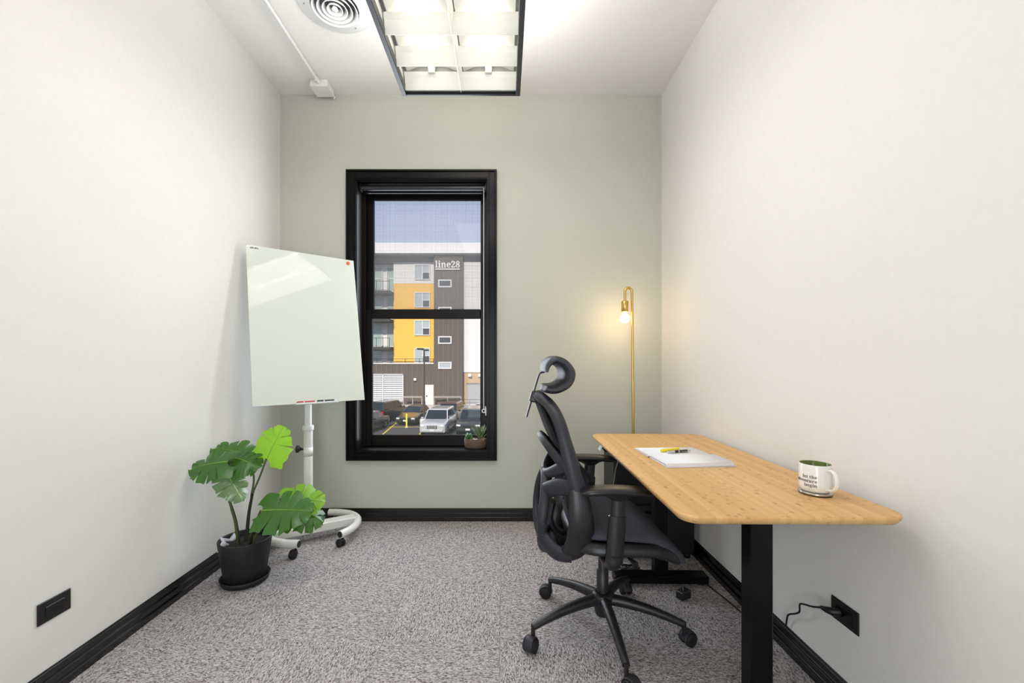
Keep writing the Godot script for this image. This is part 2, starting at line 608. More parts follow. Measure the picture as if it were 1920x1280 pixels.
# ------------------------------------------------------------------ window
func window() -> void:
	var w := structure("window_1")
	var T: Material = mats["black_trim"]
	var P: Material = mats["sash_bounce_brown"]
	# casing: stepped flat boards proud of the wall
	var cw := 0.074
	for side in [[WX0, -1], [WX1, 1]]:
		var x: float = side[0]
		var d: float = side[1]
		var s := span(S(), Vector3(x, WY0 - cw, BACK), Vector3(x + d * cw, WY1 + cw, BACK + 0.018), 0.003)
		span(s, Vector3(x + d * cw, WY0 - cw, BACK), Vector3(x + d * (cw - 0.016), WY1 + cw, BACK + 0.028), 0.003)
		span(s, Vector3(x + d * 0.008, WY0 - cw, BACK), Vector3(x + d * 0.018, WY1 + cw, BACK + 0.023), 0.002)
		part("casing", s, T, w)
	for side in [[WY0, -1], [WY1, 1]]:
		var y: float = side[0]
		var d: float = side[1]
		var s := span(S(), Vector3(WX0 - cw, y, BACK), Vector3(WX1 + cw, y + d * cw, BACK + 0.0185), 0.003)
		span(s, Vector3(WX0 - cw, y + d * cw, BACK), Vector3(WX1 + cw, y + d * (cw - 0.016), BACK + 0.0285), 0.003)
		span(s, Vector3(WX0, y + d * 0.008, BACK), Vector3(WX1, y + d * 0.018, BACK + 0.0235), 0.002)
		part("casing", s, T, w)
	# reveal
	var o := BACK - 0.25
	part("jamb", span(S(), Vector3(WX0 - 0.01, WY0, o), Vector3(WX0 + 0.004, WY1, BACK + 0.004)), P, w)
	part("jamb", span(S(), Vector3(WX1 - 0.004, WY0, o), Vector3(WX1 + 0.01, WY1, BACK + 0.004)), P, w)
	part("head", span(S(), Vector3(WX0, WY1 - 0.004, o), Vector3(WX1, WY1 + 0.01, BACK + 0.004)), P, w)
	part("window_sill", span(S(), Vector3(WX0, WY0 - 0.022, o - 0.03), Vector3(WX1, WY0 + 0.004, BACK + 0.006), 0.003), T, w)
	# stops between the tracks
	for x in [[WX0, 1], [WX1, -1]]:
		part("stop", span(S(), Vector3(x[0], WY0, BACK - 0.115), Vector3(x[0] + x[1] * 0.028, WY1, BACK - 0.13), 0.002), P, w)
	var G: Material = mats["pane_glass"]
	# lower sash in the inner track, upper sash in the outer one
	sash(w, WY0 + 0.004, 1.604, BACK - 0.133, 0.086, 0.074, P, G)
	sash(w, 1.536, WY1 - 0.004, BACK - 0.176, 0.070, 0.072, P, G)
	# insect screen outside the upper sash: fine grey cloth in a thin frame
	var sc := mat("screen_cloth", Color(1, 1, 1, 1), 0.9, 0.0, 0.2)
	var im := Image.create(256, 256, false, Image.FORMAT_RGBA8)
	var rr := RandomNumberGenerator.new()
	rr.seed = 8
	var slub_x := []
	var slub_y := []
	for i in 64:
		slub_x.append(rr.randf_range(0.7, 1.35))
		slub_y.append(rr.randf_range(0.7, 1.35))
	for y in 256:
		for x in 256:
			var thread: float = maxf((1.0 if x % 4 == 0 else 0.0) * slub_x[x / 4], (1.0 if y % 4 == 0 else 0.0) * slub_y[y / 4])
			im.set_pixel(x, y, Color(0.66, 0.66, 0.68, clampf(0.07 + 0.30 * thread, 0, 1)))
	sc.albedo_texture = ImageTexture.create_from_image(im)
	sc.transparency = BaseMaterial3D.TRANSPARENCY_ALPHA
	sc.uv1_triplanar = true
	sc.uv1_scale = Vector3(3, 3, 3)
	part("insect_screen", span(S(), Vector3(WX0 + 0.03, 1.56, BACK - 0.2262), Vector3(WX1 - 0.03, WY1 - 0.02, BACK - 0.2268)), sc, w)
	# rolled-up blind under the head, with its bead chain and tensioner
	var b := thing("roller_blind", "rolled up black roller blind at the top of the window with bead cord", "blind", Vector3((WX0 + WX1) / 2, WY1 - 0.036, BACK - 0.052))
	var half := (WX1 - WX0) / 2
	var rl := S()
	var xb := Basis(Vector3(0, 0, 1), PI / 2)
	tube(rl, [Vector3(-half + 0.022, 0, 0), Vector3(half - 0.022, 0, 0)], 0.021, 24)
	part("roll", rl, mat("blind_cloth", Color(0.10, 0.10, 0.13), 0.3), b)
	part("hem_bar", span(S(), Vector3(-half + 0.03, -0.034, -0.026), Vector3(half - 0.03, -0.016, -0.014), 0.003), mats["black_metal"], b)
	for d in [-1, 1]:
		part("bracket", span(S(), Vector3(d * (half - 0.022), -0.026, -0.024), Vector3(d * (half - 0.006), 0.031, 0.024), 0.003), mats["black_metal"], b)
	part("bead_cord", tube(tube(S(), [Vector3(half - 0.026, -0.01, 0.024), Vector3(half - 0.026, -1.69, 0.024)], 0.0022, 8), [Vector3(half - 0.026, -0.01, -0.01), Vector3(half - 0.026, -1.69, 0.02)], 0.0022, 8), mats["white_plastic"], b)
	var tn := S()
	lathe(tn, [Vector2(0.009, -0.004), Vector2(0.016, -0.004), Vector2(0.016, 0.004), Vector2(0.009, 0.004), Vector2(0.009, -0.004)], Vector3(half - 0.026, -1.70, 0.024), 20, Basis(Vector3(1, 0, 0), PI / 2))
	tube(tn, [Vector3(half - 0.014, -1.665, 0.024), Vector3(half - 0.008, -1.70, 0.024), Vector3(half - 0.010, -1.735, 0.024)], [0.003, 0.009, 0.003], 10)
	part("cord_tensioner", tn, mats["white_plastic"], b)

func sash(w: Node3D, y0: float, y1: float, z: float, bottom: float, top: float, P: Material, G: Material) -> void:
	var x0 := WX0 + 0.006
	var x1 := WX1 - 0.006
	var gx0 := -1.040
	var gx1 := -0.190
	var t := 0.038
	var n := Node3D.new()
	n.name = "sash"
	w.add_child(n, true)
	part("stile", span(S(), Vector3(x0, y0, z - t), Vector3(gx0, y1, z), 0.004), P, n)
	part("stile", span(S(), Vector3(gx1, y0, z - t), Vector3(x1, y1, z), 0.004), P, n)
	part("rail", span(S(), Vector3(gx0, y0, z - t), Vector3(gx1, y0 + bottom, z - 0.001), 0.004), P, n)
	part("rail", span(S(), Vector3(gx0, y1 - top, z - t), Vector3(gx1, y1, z - 0.001), 0.004), P, n)
	part("pane", span(S(), Vector3(gx0 - 0.004, y0 + bottom - 0.004, z - 0.0215), Vector3(gx1 + 0.004, y1 - top + 0.004, z - 0.0175)), G, n)

# ------------------------------------------------------------------ ceiling light
func ceiling_fixture() -> void:
	var X0 := -0.558
	var X1 := 0.082
	var ZF := -2.318
	var ZN := -1.078
	var Y := 2.668
	var c := Vector3((X0 + X1) / 2, Y, (ZF + ZN) / 2)
	var t := thing("ceiling_light", "suspended fluorescent ceiling light with black frame and white louver cells", "light", c)
	var hx := (X1 - X0) / 2
	var hz := (ZN - ZF) / 2
	var white := mat("reflector_white", Color(0.93, 0.93, 0.91), 0.35, 0.0, 0.5)
	var black := mat("fixture_black", Color(0.10, 0.10, 0.11), 0.35)
	# housing: open box of thin sheet
	var s := S()
	span(s, Vector3(-hx + 0.002, 0.135, -hz + 0.002), Vector3(hx - 0.002, 0.145, hz - 0.002))
	part("housing_top", s, white, t)
	for d in [-1, 1]:
		part("housing_side", span(S(), Vector3(d * hx, 0.006, -hz), Vector3(d * (hx - 0.012), 0.145, hz)), white, t)
		part("housing_end", span(S(), Vector3(-hx + 0.012, 0.006, d * hz), Vector3(hx - 0.012, 0.145, d * (hz - 0.012))), white, t)
		part("frame_rail", span(S(), Vector3(d * (hx + 0.004), -0.012, -hz - 0.004), Vector3(d * (hx - 0.020), 0.03, hz + 0.004), 0.002), black, t)
		part("frame_rail", span(S(), Vector3(-hx + 0.02, -0.012, d * (hz + 0.004)), Vector3(hx - 0.02, 0.03, d * (hz - 0.012)), 0.002), black, t)
	# tubes
	var glow := mat("tube_glow", Color(1, 1, 1), 0.4)
	glow.emission_enabled = true
	glow.emission = Color(1.0, 0.985, 0.95)
	glow.emission_energy_multiplier = 5.5
	for x in [-0.152, 0.152]:
		part("fluorescent_tube", tube(S(), [Vector3(x, 0.096, -hz + 0.07), Vector3(x, 0.096, hz - 0.07)], 0.016, 20), glow, t)
		for d in [-1, 1]:
			part("lamp_holder", span(S(), Vector3(x - 0.018, 0.07, d * (hz - 0.07)), Vector3(x + 0.018, 0.134, d * (hz - 0.045)), 0.003), white, t)
		# sloping reflectors each side of the tube
		for d in [-1, 1]:
			var q := S()
			var a := Vector3(x + d * 0.025, 0.133, 0)
			var b := Vector3(x + d * 0.135, 0.088, 0)
			quad(q, a + Vector3(0, 0, -hz + 0.05), b + Vector3(0, 0, -hz + 0.05), b + Vector3(0, 0, hz - 0.05), a + Vector3(0, 0, hz - 0.05))
			quad(q, a + Vector3(0, 0.002, -hz + 0.05), a + Vector3(0, 0.002, hz - 0.05), b + Vector3(0, 0.002, hz - 0.05), b + Vector3(0, 0.002, -hz + 0.05))
			part("reflector", q, white, t)
	# louver: long blade down the middle, cross blades of parabolic section
	var blade := mat("louver_satin", Color(0.93, 0.925, 0.89), 0.25, 0.0, 0.6)
	var lb := S()
	drawn(lb, [Vector2(-0.012, 0.085), Vector2(-0.006, 0.05), Vector2(-0.002, 0.0), Vector2(0.002, 0.0), Vector2(0.006, 0.05), Vector2(0.012, 0.085)], Vector3(0, 0, -hz + 0.012), Vector3(0, 0, hz - 0.012), Vector3(1, 0, 0))
	part("louver_blade", lb, blade, t)
	var pitch := (2 * hz - 0.024) / 6.0
	for i in 7:
		var z := -hz + 0.012 + pitch * i
		for d in [-1, 1]:
			var q := S()
			drawn(q, [Vector2(-0.030, 0.080), Vector2(-0.017, 0.055), Vector2(-0.008, 0.028), Vector2(-0.0015, 0.0), Vector2(0.0015, 0.0), Vector2(0.008, 0.028), Vector2(0.017, 0.055), Vector2(0.030, 0.080)], Vector3(d * 0.003, 0.001, clampf(z, -hz + 0.03, hz - 0.03)), Vector3(d * (hx - 0.02), 0.001, clampf(z, -hz + 0.03, hz - 0.03)), Vector3(0, 0, 1))
			part("louver_blade", q, blade, t)
	for d in [-1, 1]:
		for x in [-hx + 0.06, hx - 0.06]:
			part("suspension_cable", tube(S(), [Vector3(x, 0.14, d * (hz - 0.1)), Vector3(x, CEIL - Y, d * (hz - 0.1))], 0.0025, 6), mats["chrome"], t)
	var a := AreaLight3D.new()
	a.name = "louver_light"
	a.area_size = Vector2(2 * hx - 0.06, 2 * hz - 0.06)
	a.light_color = Color(1.0, 0.99, 0.975)
	a.light_energy = 1.25
	a.area_range = 12.0
	a.shadow_enabled = true
	t.add_child(a)
	a.position = Vector3(0, -0.02, 0)
	a.rotation_degrees = Vector3(-90, 0, 0)
	# added uplight, unseen: a glowing top and lamp to brighten the ceiling
	var lens := mat("added_top_glow", Color(0.95, 0.95, 0.94), 0.5)
	lens.emission_enabled = true
	lens.emission = Color(1.0, 0.99, 0.975)
	lens.emission_energy_multiplier = 1.0
	part("added_top_panel", span(S(), Vector3(-hx + 0.03, 0.1455, -hz + 0.03), Vector3(hx - 0.03, 0.152, hz - 0.03), 0.002), lens, t)
	var up := AreaLight3D.new()
	up.name = "added_uplight"
	up.area_size = Vector2(2 * hx - 0.08, 2 * hz - 0.08)
	up.light_color = Color(1.0, 0.99, 0.975)
	up.light_energy = 2.5
	up.area_range = 12.0
	up.shadow_enabled = true
	t.add_child(up)
	up.position = Vector3(0, 0.165, 0)
	up.rotation_degrees = Vector3(90, 0, 0)

func ceiling_fittings() -> void:
	var Wp: Material = mat("vent_white", Color(0.90, 0.895, 0.89), 0.4)
	var v := thing("ceiling_vent", "round white ceiling air diffuser with concentric rings", "vent", Vector3(-0.953, CEIL, -2.367))
	part("flange", lathe(S(), [Vector2(0.205, 0), Vector2(0.205, -0.004), Vector2(0.195, -0.010), Vector2(0.15, -0.014), Vector2(0.137, -0.022), Vector2(0.128, -0.02), Vector2(0.128, 0.0)], Vector3.ZERO, 56), Wp, v)
	part("duct", lathe(S(), [Vector2(0.129, 0.001), Vector2(0.129, 0.55), Vector2(0.0001, 0.55), Vector2(0.0001, 0.553), Vector2(0.1299, 0.553), Vector2(0.1299, 0.001)], Vector3.ZERO, 40), mat("duct_galvanised", Color(0.58, 0.58, 0.58), 0.5), v)
	for r in [[0.121, 0.106], [0.094, 0.079], [0.067, 0.052], [0.041, 0.028]]:
		part("ring", lathe(S(), [Vector2(r[1], -0.010), Vector2(r[0], -0.036), Vector2(r[0] + 0.003, -0.034), Vector2(r[1] + 0.003, -0.008), Vector2(r[1], -0.010)], Vector3.ZERO, 48), Wp, v)
	part("centre_cone", lathe(S(), [Vector2(0.008, -0.006), Vector2(0.018, -0.03), Vector2(0.012, -0.036), Vector2(0.0001, -0.037)], Vector3.ZERO, 24), Wp, v)
	for k in 4:
		var sp := S()
		var dir := Vector3(cos(k * PI / 2 + 0.5), 0, sin(k * PI / 2 + 0.5))
		tube(sp, [dir * 0.02 + Vector3(0, -0.012, 0), dir * 0.133 + Vector3(0, -0.012, 0)], 0.0025, 6)
		part("spoke", sp, mats["chrome"], v)
	for k in 3:
		part("screw", lathe(S(), [Vector2(0.0045, -0.0125), Vector2(0.004, -0.0155), Vector2(0.0001, -0.016)], Vector3(cos(k * 2.1 + 0.9) * 0.165, 0, sin(k * 2.1 + 0.9) * 0.165), 10), mat("screw_grey", Color(0.5, 0.5, 0.5), 0.4), v)
	# surface conduit and junction box
	var b := thing("junction_box", "white electrical junction box on the ceiling above the window wall corner", "box", Vector3(-1.322, CEIL, -3.055))
	part("body", span(S(), Vector3(-0.062, -0.045, -0.062), Vector3(0.062, 0, 0.062), 0.004), Wp, b)
	part("cover", span(S(), Vector3(-0.064, -0.050, -0.064), Vector3(0.064, -0.0455, 0.064), 0.002), Wp, b)
	part("clip", tube(S(), [Vector3(0.05, -0.03, -0.064), Vector3(0.06, -0.042, -0.078), Vector3(0.055, -0.055, -0.074)], 0.005, 8), Wp, b)
	var c := thing("conduit", "thin white conduit running along the ceiling to the junction box", "conduit", Vector3(-1.30, CEIL, -2.0))
	part("pipe", tube(S(), [Vector3(-0.022, -0.022, -0.985), Vector3(0.035, -0.022, REAR + 2.0 - 0.01)], 0.0105, 12), Wp, c)
	part("connector", tube(S(), [Vector3(-0.022, -0.022, -0.988), Vector3(-0.0215, -0.022, -0.955)], 0.0155, 12), Wp, c)
	for z in [-0.3, 1.2]:
		part("strap", tube(S(), [Vector3(-0.02 + (z + 0.99) * 0.013 - 0.02, -0.002, z), Vector3(-0.02 + (z + 0.99) * 0.013 - 0.014, -0.03, z), Vector3(-0.02 + (z + 0.99) * 0.013 + 0.014, -0.03, z), Vector3(-0.02 + (z + 0.99) * 0.013 + 0.02, -0.002, z)], 0.003, 6), Wp, c)

# ------------------------------------------------------------------ desk
const DESK := Vector3(0.832, 0, -1.855)
const DESK_TOP := 0.7615

func rounded_rect(hx: float, hz: float, r: float, n := 8) -> Array:
	var out := []
	for q in 4:
		var cx := (hx - r) * (1 if q == 0 or q == 3 else -1)
		var cz := (hz - r) * (1 if q < 2 else -1)
		for k in n + 1:
			var a := PI / 2 * q + PI / 2 * k / n
			out.append(Vector2(cx + cos(a) * r, cz + sin(a) * r))
	return out

func desk() -> void:
	var t := thing("standing_desk", "standing desk with bamboo top and black metal legs against the white wall", "desk", DESK, deg_to_rad(-0.8))
	var rings := []
	var hx := 0.322
	var hz := 0.675
	for lv in [[0.022, -0.027, 0.04], [0.010, -0.024, 0.05], [0.002, -0.012, 0.056], [0.0, -0.006, 0.058], [0.0015, -0.0015, 0.057], [0.004, 0.0, 0.055]]:
		var ring := PackedVector3Array()
		for p in rounded_rect(hx - lv[0], hz - lv[0], lv[2]): ring.append(Vector3(p.x, DESK_TOP + lv[1], p.y))
		rings.append(ring)
	part("tabletop", loft(S(), rings, true, true, true), mats["bamboo"], t)
	var M: Material = mats["black_metal"]
	var under := DESK_TOP - 0.027
	for z in [0.475, -0.42]:
		part("leg", span(S(), Vector3(-0.035, 0.055, z - 0.03), Vector3(0.037, under - 0.035, z + 0.03), 0.004), M, t)
		part("leg", span(S(), Vector3(-0.029, 0.30, z - 0.024), Vector3(0.031, under - 0.03, z + 0.024), 0.003), M, t)
		part("foot", span(S(), Vector3(-0.25, 0.012, z - 0.038), Vector3(0.25, 0.055, z + 0.038), 0.006), M, t)
		part("support_arm", span(S(), Vector3(-0.27, under - 0.036, z - 0.04), Vector3(0.27, under, z + 0.04), 0.004), M, t)
		for x in [-0.22, 0.22]:
			part("levelling_foot", lathe(S(), [Vector2(0.0001, 0), Vector2(0.022, 0), Vector2(0.022, 0.008), Vector2(0.008, 0.012)], Vector3(x, 0, z), 14), mats["black_rubber"], t)
	for x in [-0.12, 0.13]:
		part("frame_rail", span(S(), Vector3(x - 0.02, under - 0.034, -0.40), Vector3(x + 0.02, under - 0.003, 0.44), 0.003), M, t)
	part("control_box", span(S(), Vector3(-0.06, under - 0.075, -0.25), Vector3(0.06, under - 0.036, 0.05), 0.004), M, t)
	# keypad under the far front edge with a pale sticker, and a bag hook at the near end
	part("keypad", span(S(), Vector3(-0.282, under - 0.046, -0.62), Vector3(-0.20, under, -0.50), 0.008), M, t)
	part("sticker", box(S(), Vector3(-0.288, under - 0.026, -0.555), Vector3(0.044, 0.002, 0.060), 0.0, Basis(Vector3(0, 0, 1), 1.1)), mat("pale_label", Color(0.78, 0.83, 0.88), 0.4), t)
	var hk := S()
	tube(hk, [Vector3(0.037, under - 0.02, 0.52), Vector3(0.075, under - 0.022, 0.52)], 0.008, 10)
	sphere(hk, Vector3(0.05, under - 0.022, 0.52), Vector3(0.012, 0.012, 0.012))
	sphere(hk, Vector3(0.076, under - 0.022, 0.52), Vector3(0.012, 0.012, 0.012))
	part("locking_knob", hk, M, t)

# ------------------------------------------------------------------ chair
func mirrored(s: SurfaceTool, pts: Array, radii, sides := 12, up := Vector3.UP) -> SurfaceTool:
	# one tube through points given on the +z side, centre last, continued onto the -z side
	var all := pts.duplicate()
	for i in range(pts.size() - 2, -1, -1): all.append(pts[i] * Vector3(1, 1, -1))
	var rr := []
	if radii is Array:
		rr = radii.duplicate()
		for i in range(radii.size() - 2, -1, -1): rr.append(radii[i])
		rr = curve(rr, 6)
	return tube(s, curve(all, 6), rr if radii is Array else radii, sides, up)

func chair() -> void:
	# faces +x (towards the desk); local origin under the column
	var t := thing("office_chair", "black ergonomic mesh office chair with headrest and five star base", "chair", Vector3(0.435, 0, -1.87))
	var F: Material = mats["chair_frame"]
	var P: Material = mats["black_plastic"]
	# --- five-star base
	var ang := [deg_to_rad(199.5), deg_to_rad(271.5), deg_to_rad(343.5), deg_to_rad(55.5), deg_to_rad(127.5)]
	part("hub", lathe(S(), [Vector2(0.028, 0.075), Vector2(0.034, 0.085), Vector2(0.040, 0.13), Vector2(0.048, 0.15), Vector2(0.046, 0.170), Vector2(0.034, 0.178), Vector2(0.030, 0.178)], Vector3.ZERO, 24), P, t)
	for a in ang:
		var d := Vector3(cos(a), 0, -sin(a))
		var n := Node3D.new()
		n.name = "base_arm"
		t.add_child(n, true)
		var path := []
		var rad := []
		for k in 9:
			var u := k / 8.0
			path.append(d * lerpf(0.025, 0.335, u) + Vector3(0, 0.148 - 0.052 * u * u - 0.006 * u, 0))
			rad.append(Vector2(lerpf(0.026, 0.015, u), lerpf(0.026, 0.015, u)))
		part("spoke", tube(S(), path, rad, 8), P, n)
		# caster: stem, hood, two wheels
		var c := d * 0.335
		var yaw: float = a + 0.7
		var b := Basis(Vector3.UP, yaw)
		part("caster_stem", tube(S(), [c + Vector3(0, 0.10, 0), c + Vector3(0, 0.045, 0)], 0.009, 10), P, n)
		for sd in [-1, 1]:
			var w := S()
			lathe(w, [Vector2(0.0001, -0.012), Vector2(0.018, -0.012), Vector2(0.0265, -0.009), Vector2(0.0285, 0.0), Vector2(0.0265, 0.009), Vector2(0.018, 0.012), Vector2(0.0001, 0.012)], c + b * Vector3(0.022, 0.0285, sd * 0.0165), 22, b * Basis(Vector3(1, 0, 0), PI / 2))
			part("caster_wheel", w, mats["black_rubber"], n)
		var hood := S()
		var prof := []
		for k in 9:
			var q := deg_to_rad(-20 + 200 * k / 8.0)
			prof.append(c + b * Vector3(0.022 + cos(q) * 0.031, 0.0285 + sin(q) * 0.031, 0))
		tube(hood, prof, Vector2(0.021, 0.003), 8, Vector3.UP)
		part("caster_hood", hood, F, n)
	# --- gas column and cover
	part("gas_column", lathe(S(), [Vector2(0.026, 0.17), Vector2(0.026, 0.27), Vector2(0.019, 0.275), Vector2(0.019, 0.41)], Vector3.ZERO, 20), P, t)
	# --- mechanism
	var me := S()
	span(me, Vector3(-0.13, 0.395, -0.075), Vector3(0.12, 0.445, 0.075), 0.01)
	span(me, Vector3(-0.20, 0.40, -0.045), Vector3(-0.11, 0.44, 0.045), 0.008)
	part("tilt_mechanism", me, P, t)
	part("tilt_lever", tube(S(), [Vector3(0.05, 0.42, 0.07), Vector3(0.06, 0.415, 0.20), Vector3(0.075, 0.41, 0.235)], [0.006, 0.006, 0.012], 10), P, t)
	part("bolt", sphere(S(), Vector3(-0.125, 0.425, 0.08), Vector3(0.006, 0.006, 0.006), 10, 6), mats["chrome"], t)
	# --- seat: upholstered mesh over a moulded pan, front edge rolling down
	var top := []
	var nx := 22
	var nz := 16
	for i in nx + 1:
		var u := float(i) / nx
		var ring := PackedVector3Array()
		var x := lerpf(-0.155, 0.275, u)
		var hw := 0.255 * (1.0 - 0.14 * pow(absf(2 * u - 1), 4)) - (0.02 if u < 0.2 else 0.0) * (1.0 - u / 0.2)
		var y := 0.520 + 0.014 * cos((u - 0.25) * 3.0) - 0.085 * pow(maxf(0, u - 0.66) / 0.34, 2.0)
		for k in nz + 1:
			var v := 2.0 * k / nz - 1.0
			ring.append(Vector3(x, y + 0.012 * v * v - 0.028 * pow(absf(v), 8), v * hw))
		for k in range(nz, -1, -1):
			var v := 2.0 * k / nz - 1.0
			ring.append(Vector3(x - 0.01 * u, y - 0.040 + 0.012 * v * v - 0.0 * v, v * (hw - 0.006)))
		top.append(ring)
	part("seat", loft(S(), top), mats["mesh_cloth"], t)
	var rim := []
	for k in 41:
		var q := TAU * k / 40.0
		var cx := 0.058 + 0.212 * signf(cos(q)) * pow(absf(cos(q)), 0.45)
		var cz := 0.250 * signf(sin(q)) * pow(absf(sin(q)), 0.4)
		var u := (cx + 0.155) / 0.43
		rim.append(Vector3(cx, 0.472 - 0.075 * pow(maxf(0, u - 0.62) / 0.38, 2.0), cz))
	rim.remove_at(40)
	part("seat_frame", tube(S(), rim, Vector2(0.012, 0.026), 10, Vector3.UP, false, true), P, t)
	var pan := S()
	span(pan, Vector3(-0.12, 0.432, -0.20), Vector3(0.20, 0.462, 0.20), 0.012)
	part("seat_pan", pan, P, t)
	# --- arms
	for sd in [-1.0, 1.0]:
		var z: float = 0.272 * sd
		var n := Node3D.new()
		n.name = "armrest"
		t.add_child(n, true)
		# bracket from the mechanism out and up
		part("bracket", tube(S(), curve([Vector3(-0.03, 0.425, 0.06 * sd), Vector3(-0.025, 0.408, 0.17 * sd), Vector3(-0.02, 0.418, z - 0.02 * sd), Vector3(-0.016, 0.47, z)], 5), Vector2(0.024, 0.030), 12, Vector3(1, 0, 0)), P, n)
		part("post_sleeve", tube(S(), [Vector3(-0.020, 0.435, z), Vector3(-0.012, 0.53, z), Vector3(-0.006, 0.612, z)], [Vector2(0.020, 0.034), Vector2(0.020, 0.034), Vector2(0.019, 0.033)], 16, Vector3(1, 0, 0)), P, n)
		part("post", tube(S(), [Vector3(-0.006, 0.60, z), Vector3(0.0, 0.69, z)], Vector2(0.0155, 0.027), 16, Vector3(1, 0, 0)), P, n)
		part("button", sphere(S(), Vector3(-0.040, 0.615, z + 0.006), Vector3(0.004, 0.005, 0.005), 8, 5), mats["chrome"], n)
		# flared head under the pad
		var hd := []
		for lv in [[0.672, 0.028, 0.020], [0.684, 0.045, 0.026], [0.694, 0.075, 0.036], [0.699, 0.078, 0.038]]:
			var ring := PackedVector3Array()
			for k in 20: ring.append(Vector3(0.0 + cos(TAU * k / 20) * lv[1], lv[0], z + sin(TAU * k / 20) * lv[2]))
			hd.append(ring)
		part("arm_head", loft(S(), hd), P, n)
		var pad := []
		for k in 17:
			var u := k / 16.0
			var x := lerpf(-0.145, 0.125, u)
			var e := pow(maxf(0.0, 1.0 - pow(absf(2 * u - 1), 5)), 0.5)
			var ring := PackedVector3Array()
			var w := 0.043 * (0.55 + 0.45 * e)
			var h := 0.0135 * (0.35 + 0.65 * e)
			var y := 0.710 - 0.010 * pow(2 * u - 0.9, 2)
			for q in 16:
				var a := TAU * q / 16
				ring.append(Vector3(x, y + signf(sin(a)) * pow(absf(sin(a)), 0.6) * h, z + signf(cos(a)) * pow(absf(cos(a)), 0.6) * w))
			pad.append(ring)
		part("arm_pad", loft(S(), pad), mat("arm_pad_black", Color(0.09, 0.085, 0.082), 0.34), n)
	# --- back: side rails meeting at the top, mesh panel between, ring-shaped lower frame with a yoke behind
	var bk := Node3D.new()
	bk.name = "backrest"
	t.add_child(bk, true)
	var rail := [Vector3(-0.135, 0.66, 0.225), Vector3(-0.160, 0.74, 0.222), Vector3(-0.178, 0.81, 0.214), Vector3(-0.196, 0.88, 0.198), Vector3(-0.216, 0.955, 0.170), Vector3(-0.243, 1.010, 0.115), Vector3(-0.282, 1.045, 0.045), Vector3(-0.292, 1.052, 0.0)]
	var rr := [Vector2(0.018, 0.036), Vector2(0.018, 0.032), Vector2(0.018, 0.030), Vector2(0.018, 0.027), Vector2(0.018, 0.026), Vector2(0.017, 0.026), Vector2(0.015, 0.025), Vector2(0.015, 0.024)]
	part("side_rail", mirrored(S(), rail, rr, 14, Vector3(1, 0, 0)), F, bk)
	# lumbar yoke: a strap bowed out behind, and a second one crossing below it
	part("yoke", mirrored(S(), [Vector3(-0.175, 0.775, 0.212), Vector3(-0.215, 0.80, 0.165), Vector3(-0.262, 0.855, 0.09), Vector3(-0.276, 0.872, 0.0)], [Vector2(0.012, 0.028), Vector2(0.012, 0.024), Vector2(0.013, 0.018), Vector2(0.013, 0.016)], 12, Vector3(0, 1, 0)), F, bk)
	part("yoke", mirrored(S(), [Vector3(-0.175, 0.79, 0.208), Vector3(-0.205, 0.765, 0.16), Vector3(-0.245, 0.725, 0.08), Vector3(-0.258, 0.71, 0.0)], [Vector2(0.012, 0.03), Vector2(0.012, 0.026), Vector2(0.013, 0.022), Vector2(0.013, 0.02)], 12, Vector3(0, 1, 0)), F, bk)
	# lower ring: broad side plates swinging under the back
	part("lower_ring", mirrored(S(), [Vector3(-0.150, 0.70, 0.224), Vector3(-0.140, 0.62, 0.236), Vector3(-0.138, 0.54, 0.232), Vector3(-0.150, 0.46, 0.200), Vector3(-0.185, 0.395, 0.12), Vector3(-0.205, 0.372, 0.0)], [Vector2(0.016, 0.036), Vector2(0.018, 0.046), Vector2(0.020, 0.052), Vector2(0.022, 0.052), Vector2(0.024, 0.045), Vector2(0.024, 0.04)], 14, Vector3(1, 0, 0)), P, bk)
	# rear oval: from the crossing down and round
	part("rear_oval", mirrored(S(), [Vector3(-0.255, 0.72, 0.0), Vector3(-0.255, 0.695, 0.055), Vector3(-0.268, 0.63, 0.118), Vector3(-0.280, 0.54, 0.140), Vector3(-0.278, 0.45, 0.115), Vector3(-0.262, 0.395, 0.06), Vector3(-0.252, 0.378, 0.0)], [Vector2(0.012, 0.022), Vector2(0.013, 0.024), Vector2(0.013, 0.022), Vector2(0.013, 0.02), Vector2(0.014, 0.022), Vector2(0.016, 0.024), Vector2(0.016, 0.024)], 12, Vector3(1, 0, 0)), F, bk)
	# webs joining oval and ring on each side, above and below the opening
	for sd in [1.0, -1.0]:
		part("web", tube(S(), curve([Vector3(-0.262, 0.655, 0.10 * sd), Vector3(-0.215, 0.690, 0.165 * sd), Vector3(-0.165, 0.70, 0.215 * sd)], 5), Vector2(0.016, 0.034), 12, Vector3(0, 1, 0)), F, bk)
		part("web", tube(S(), curve([Vector3(-0.278, 0.47, 0.125 * sd), Vector3(-0.225, 0.425, 0.165 * sd), Vector3(-0.165, 0.42, 0.18 * sd)], 5), Vector2(0.016, 0.034), 12, Vector3(0, 1, 0)), F, bk)
	part("saddle", mirrored(S(), [Vector3(-0.278, 0.505, 0.135), Vector3(-0.262, 0.468, 0.08), Vector3(-0.246, 0.455, 0.0)], [Vector2(0.010, 0.026), Vector2(0.010, 0.024), Vector2(0.010, 0.024)], 10, Vector3(0, 1, 0)), F, bk)
	var spine := S()
	tube(spine, curve([Vector3(-0.10, 0.42, 0), Vector3(-0.19, 0.435, 0), Vector3(-0.235, 0.50, 0), Vector3(-0.225, 0.58, 0)], 5), Vector2(0.045, 0.018), 12, Vector3(1, 0, 0))
	part("recline_arm", spine, P, bk)
	# mesh panel: bulges forward at the waist
	var g := []
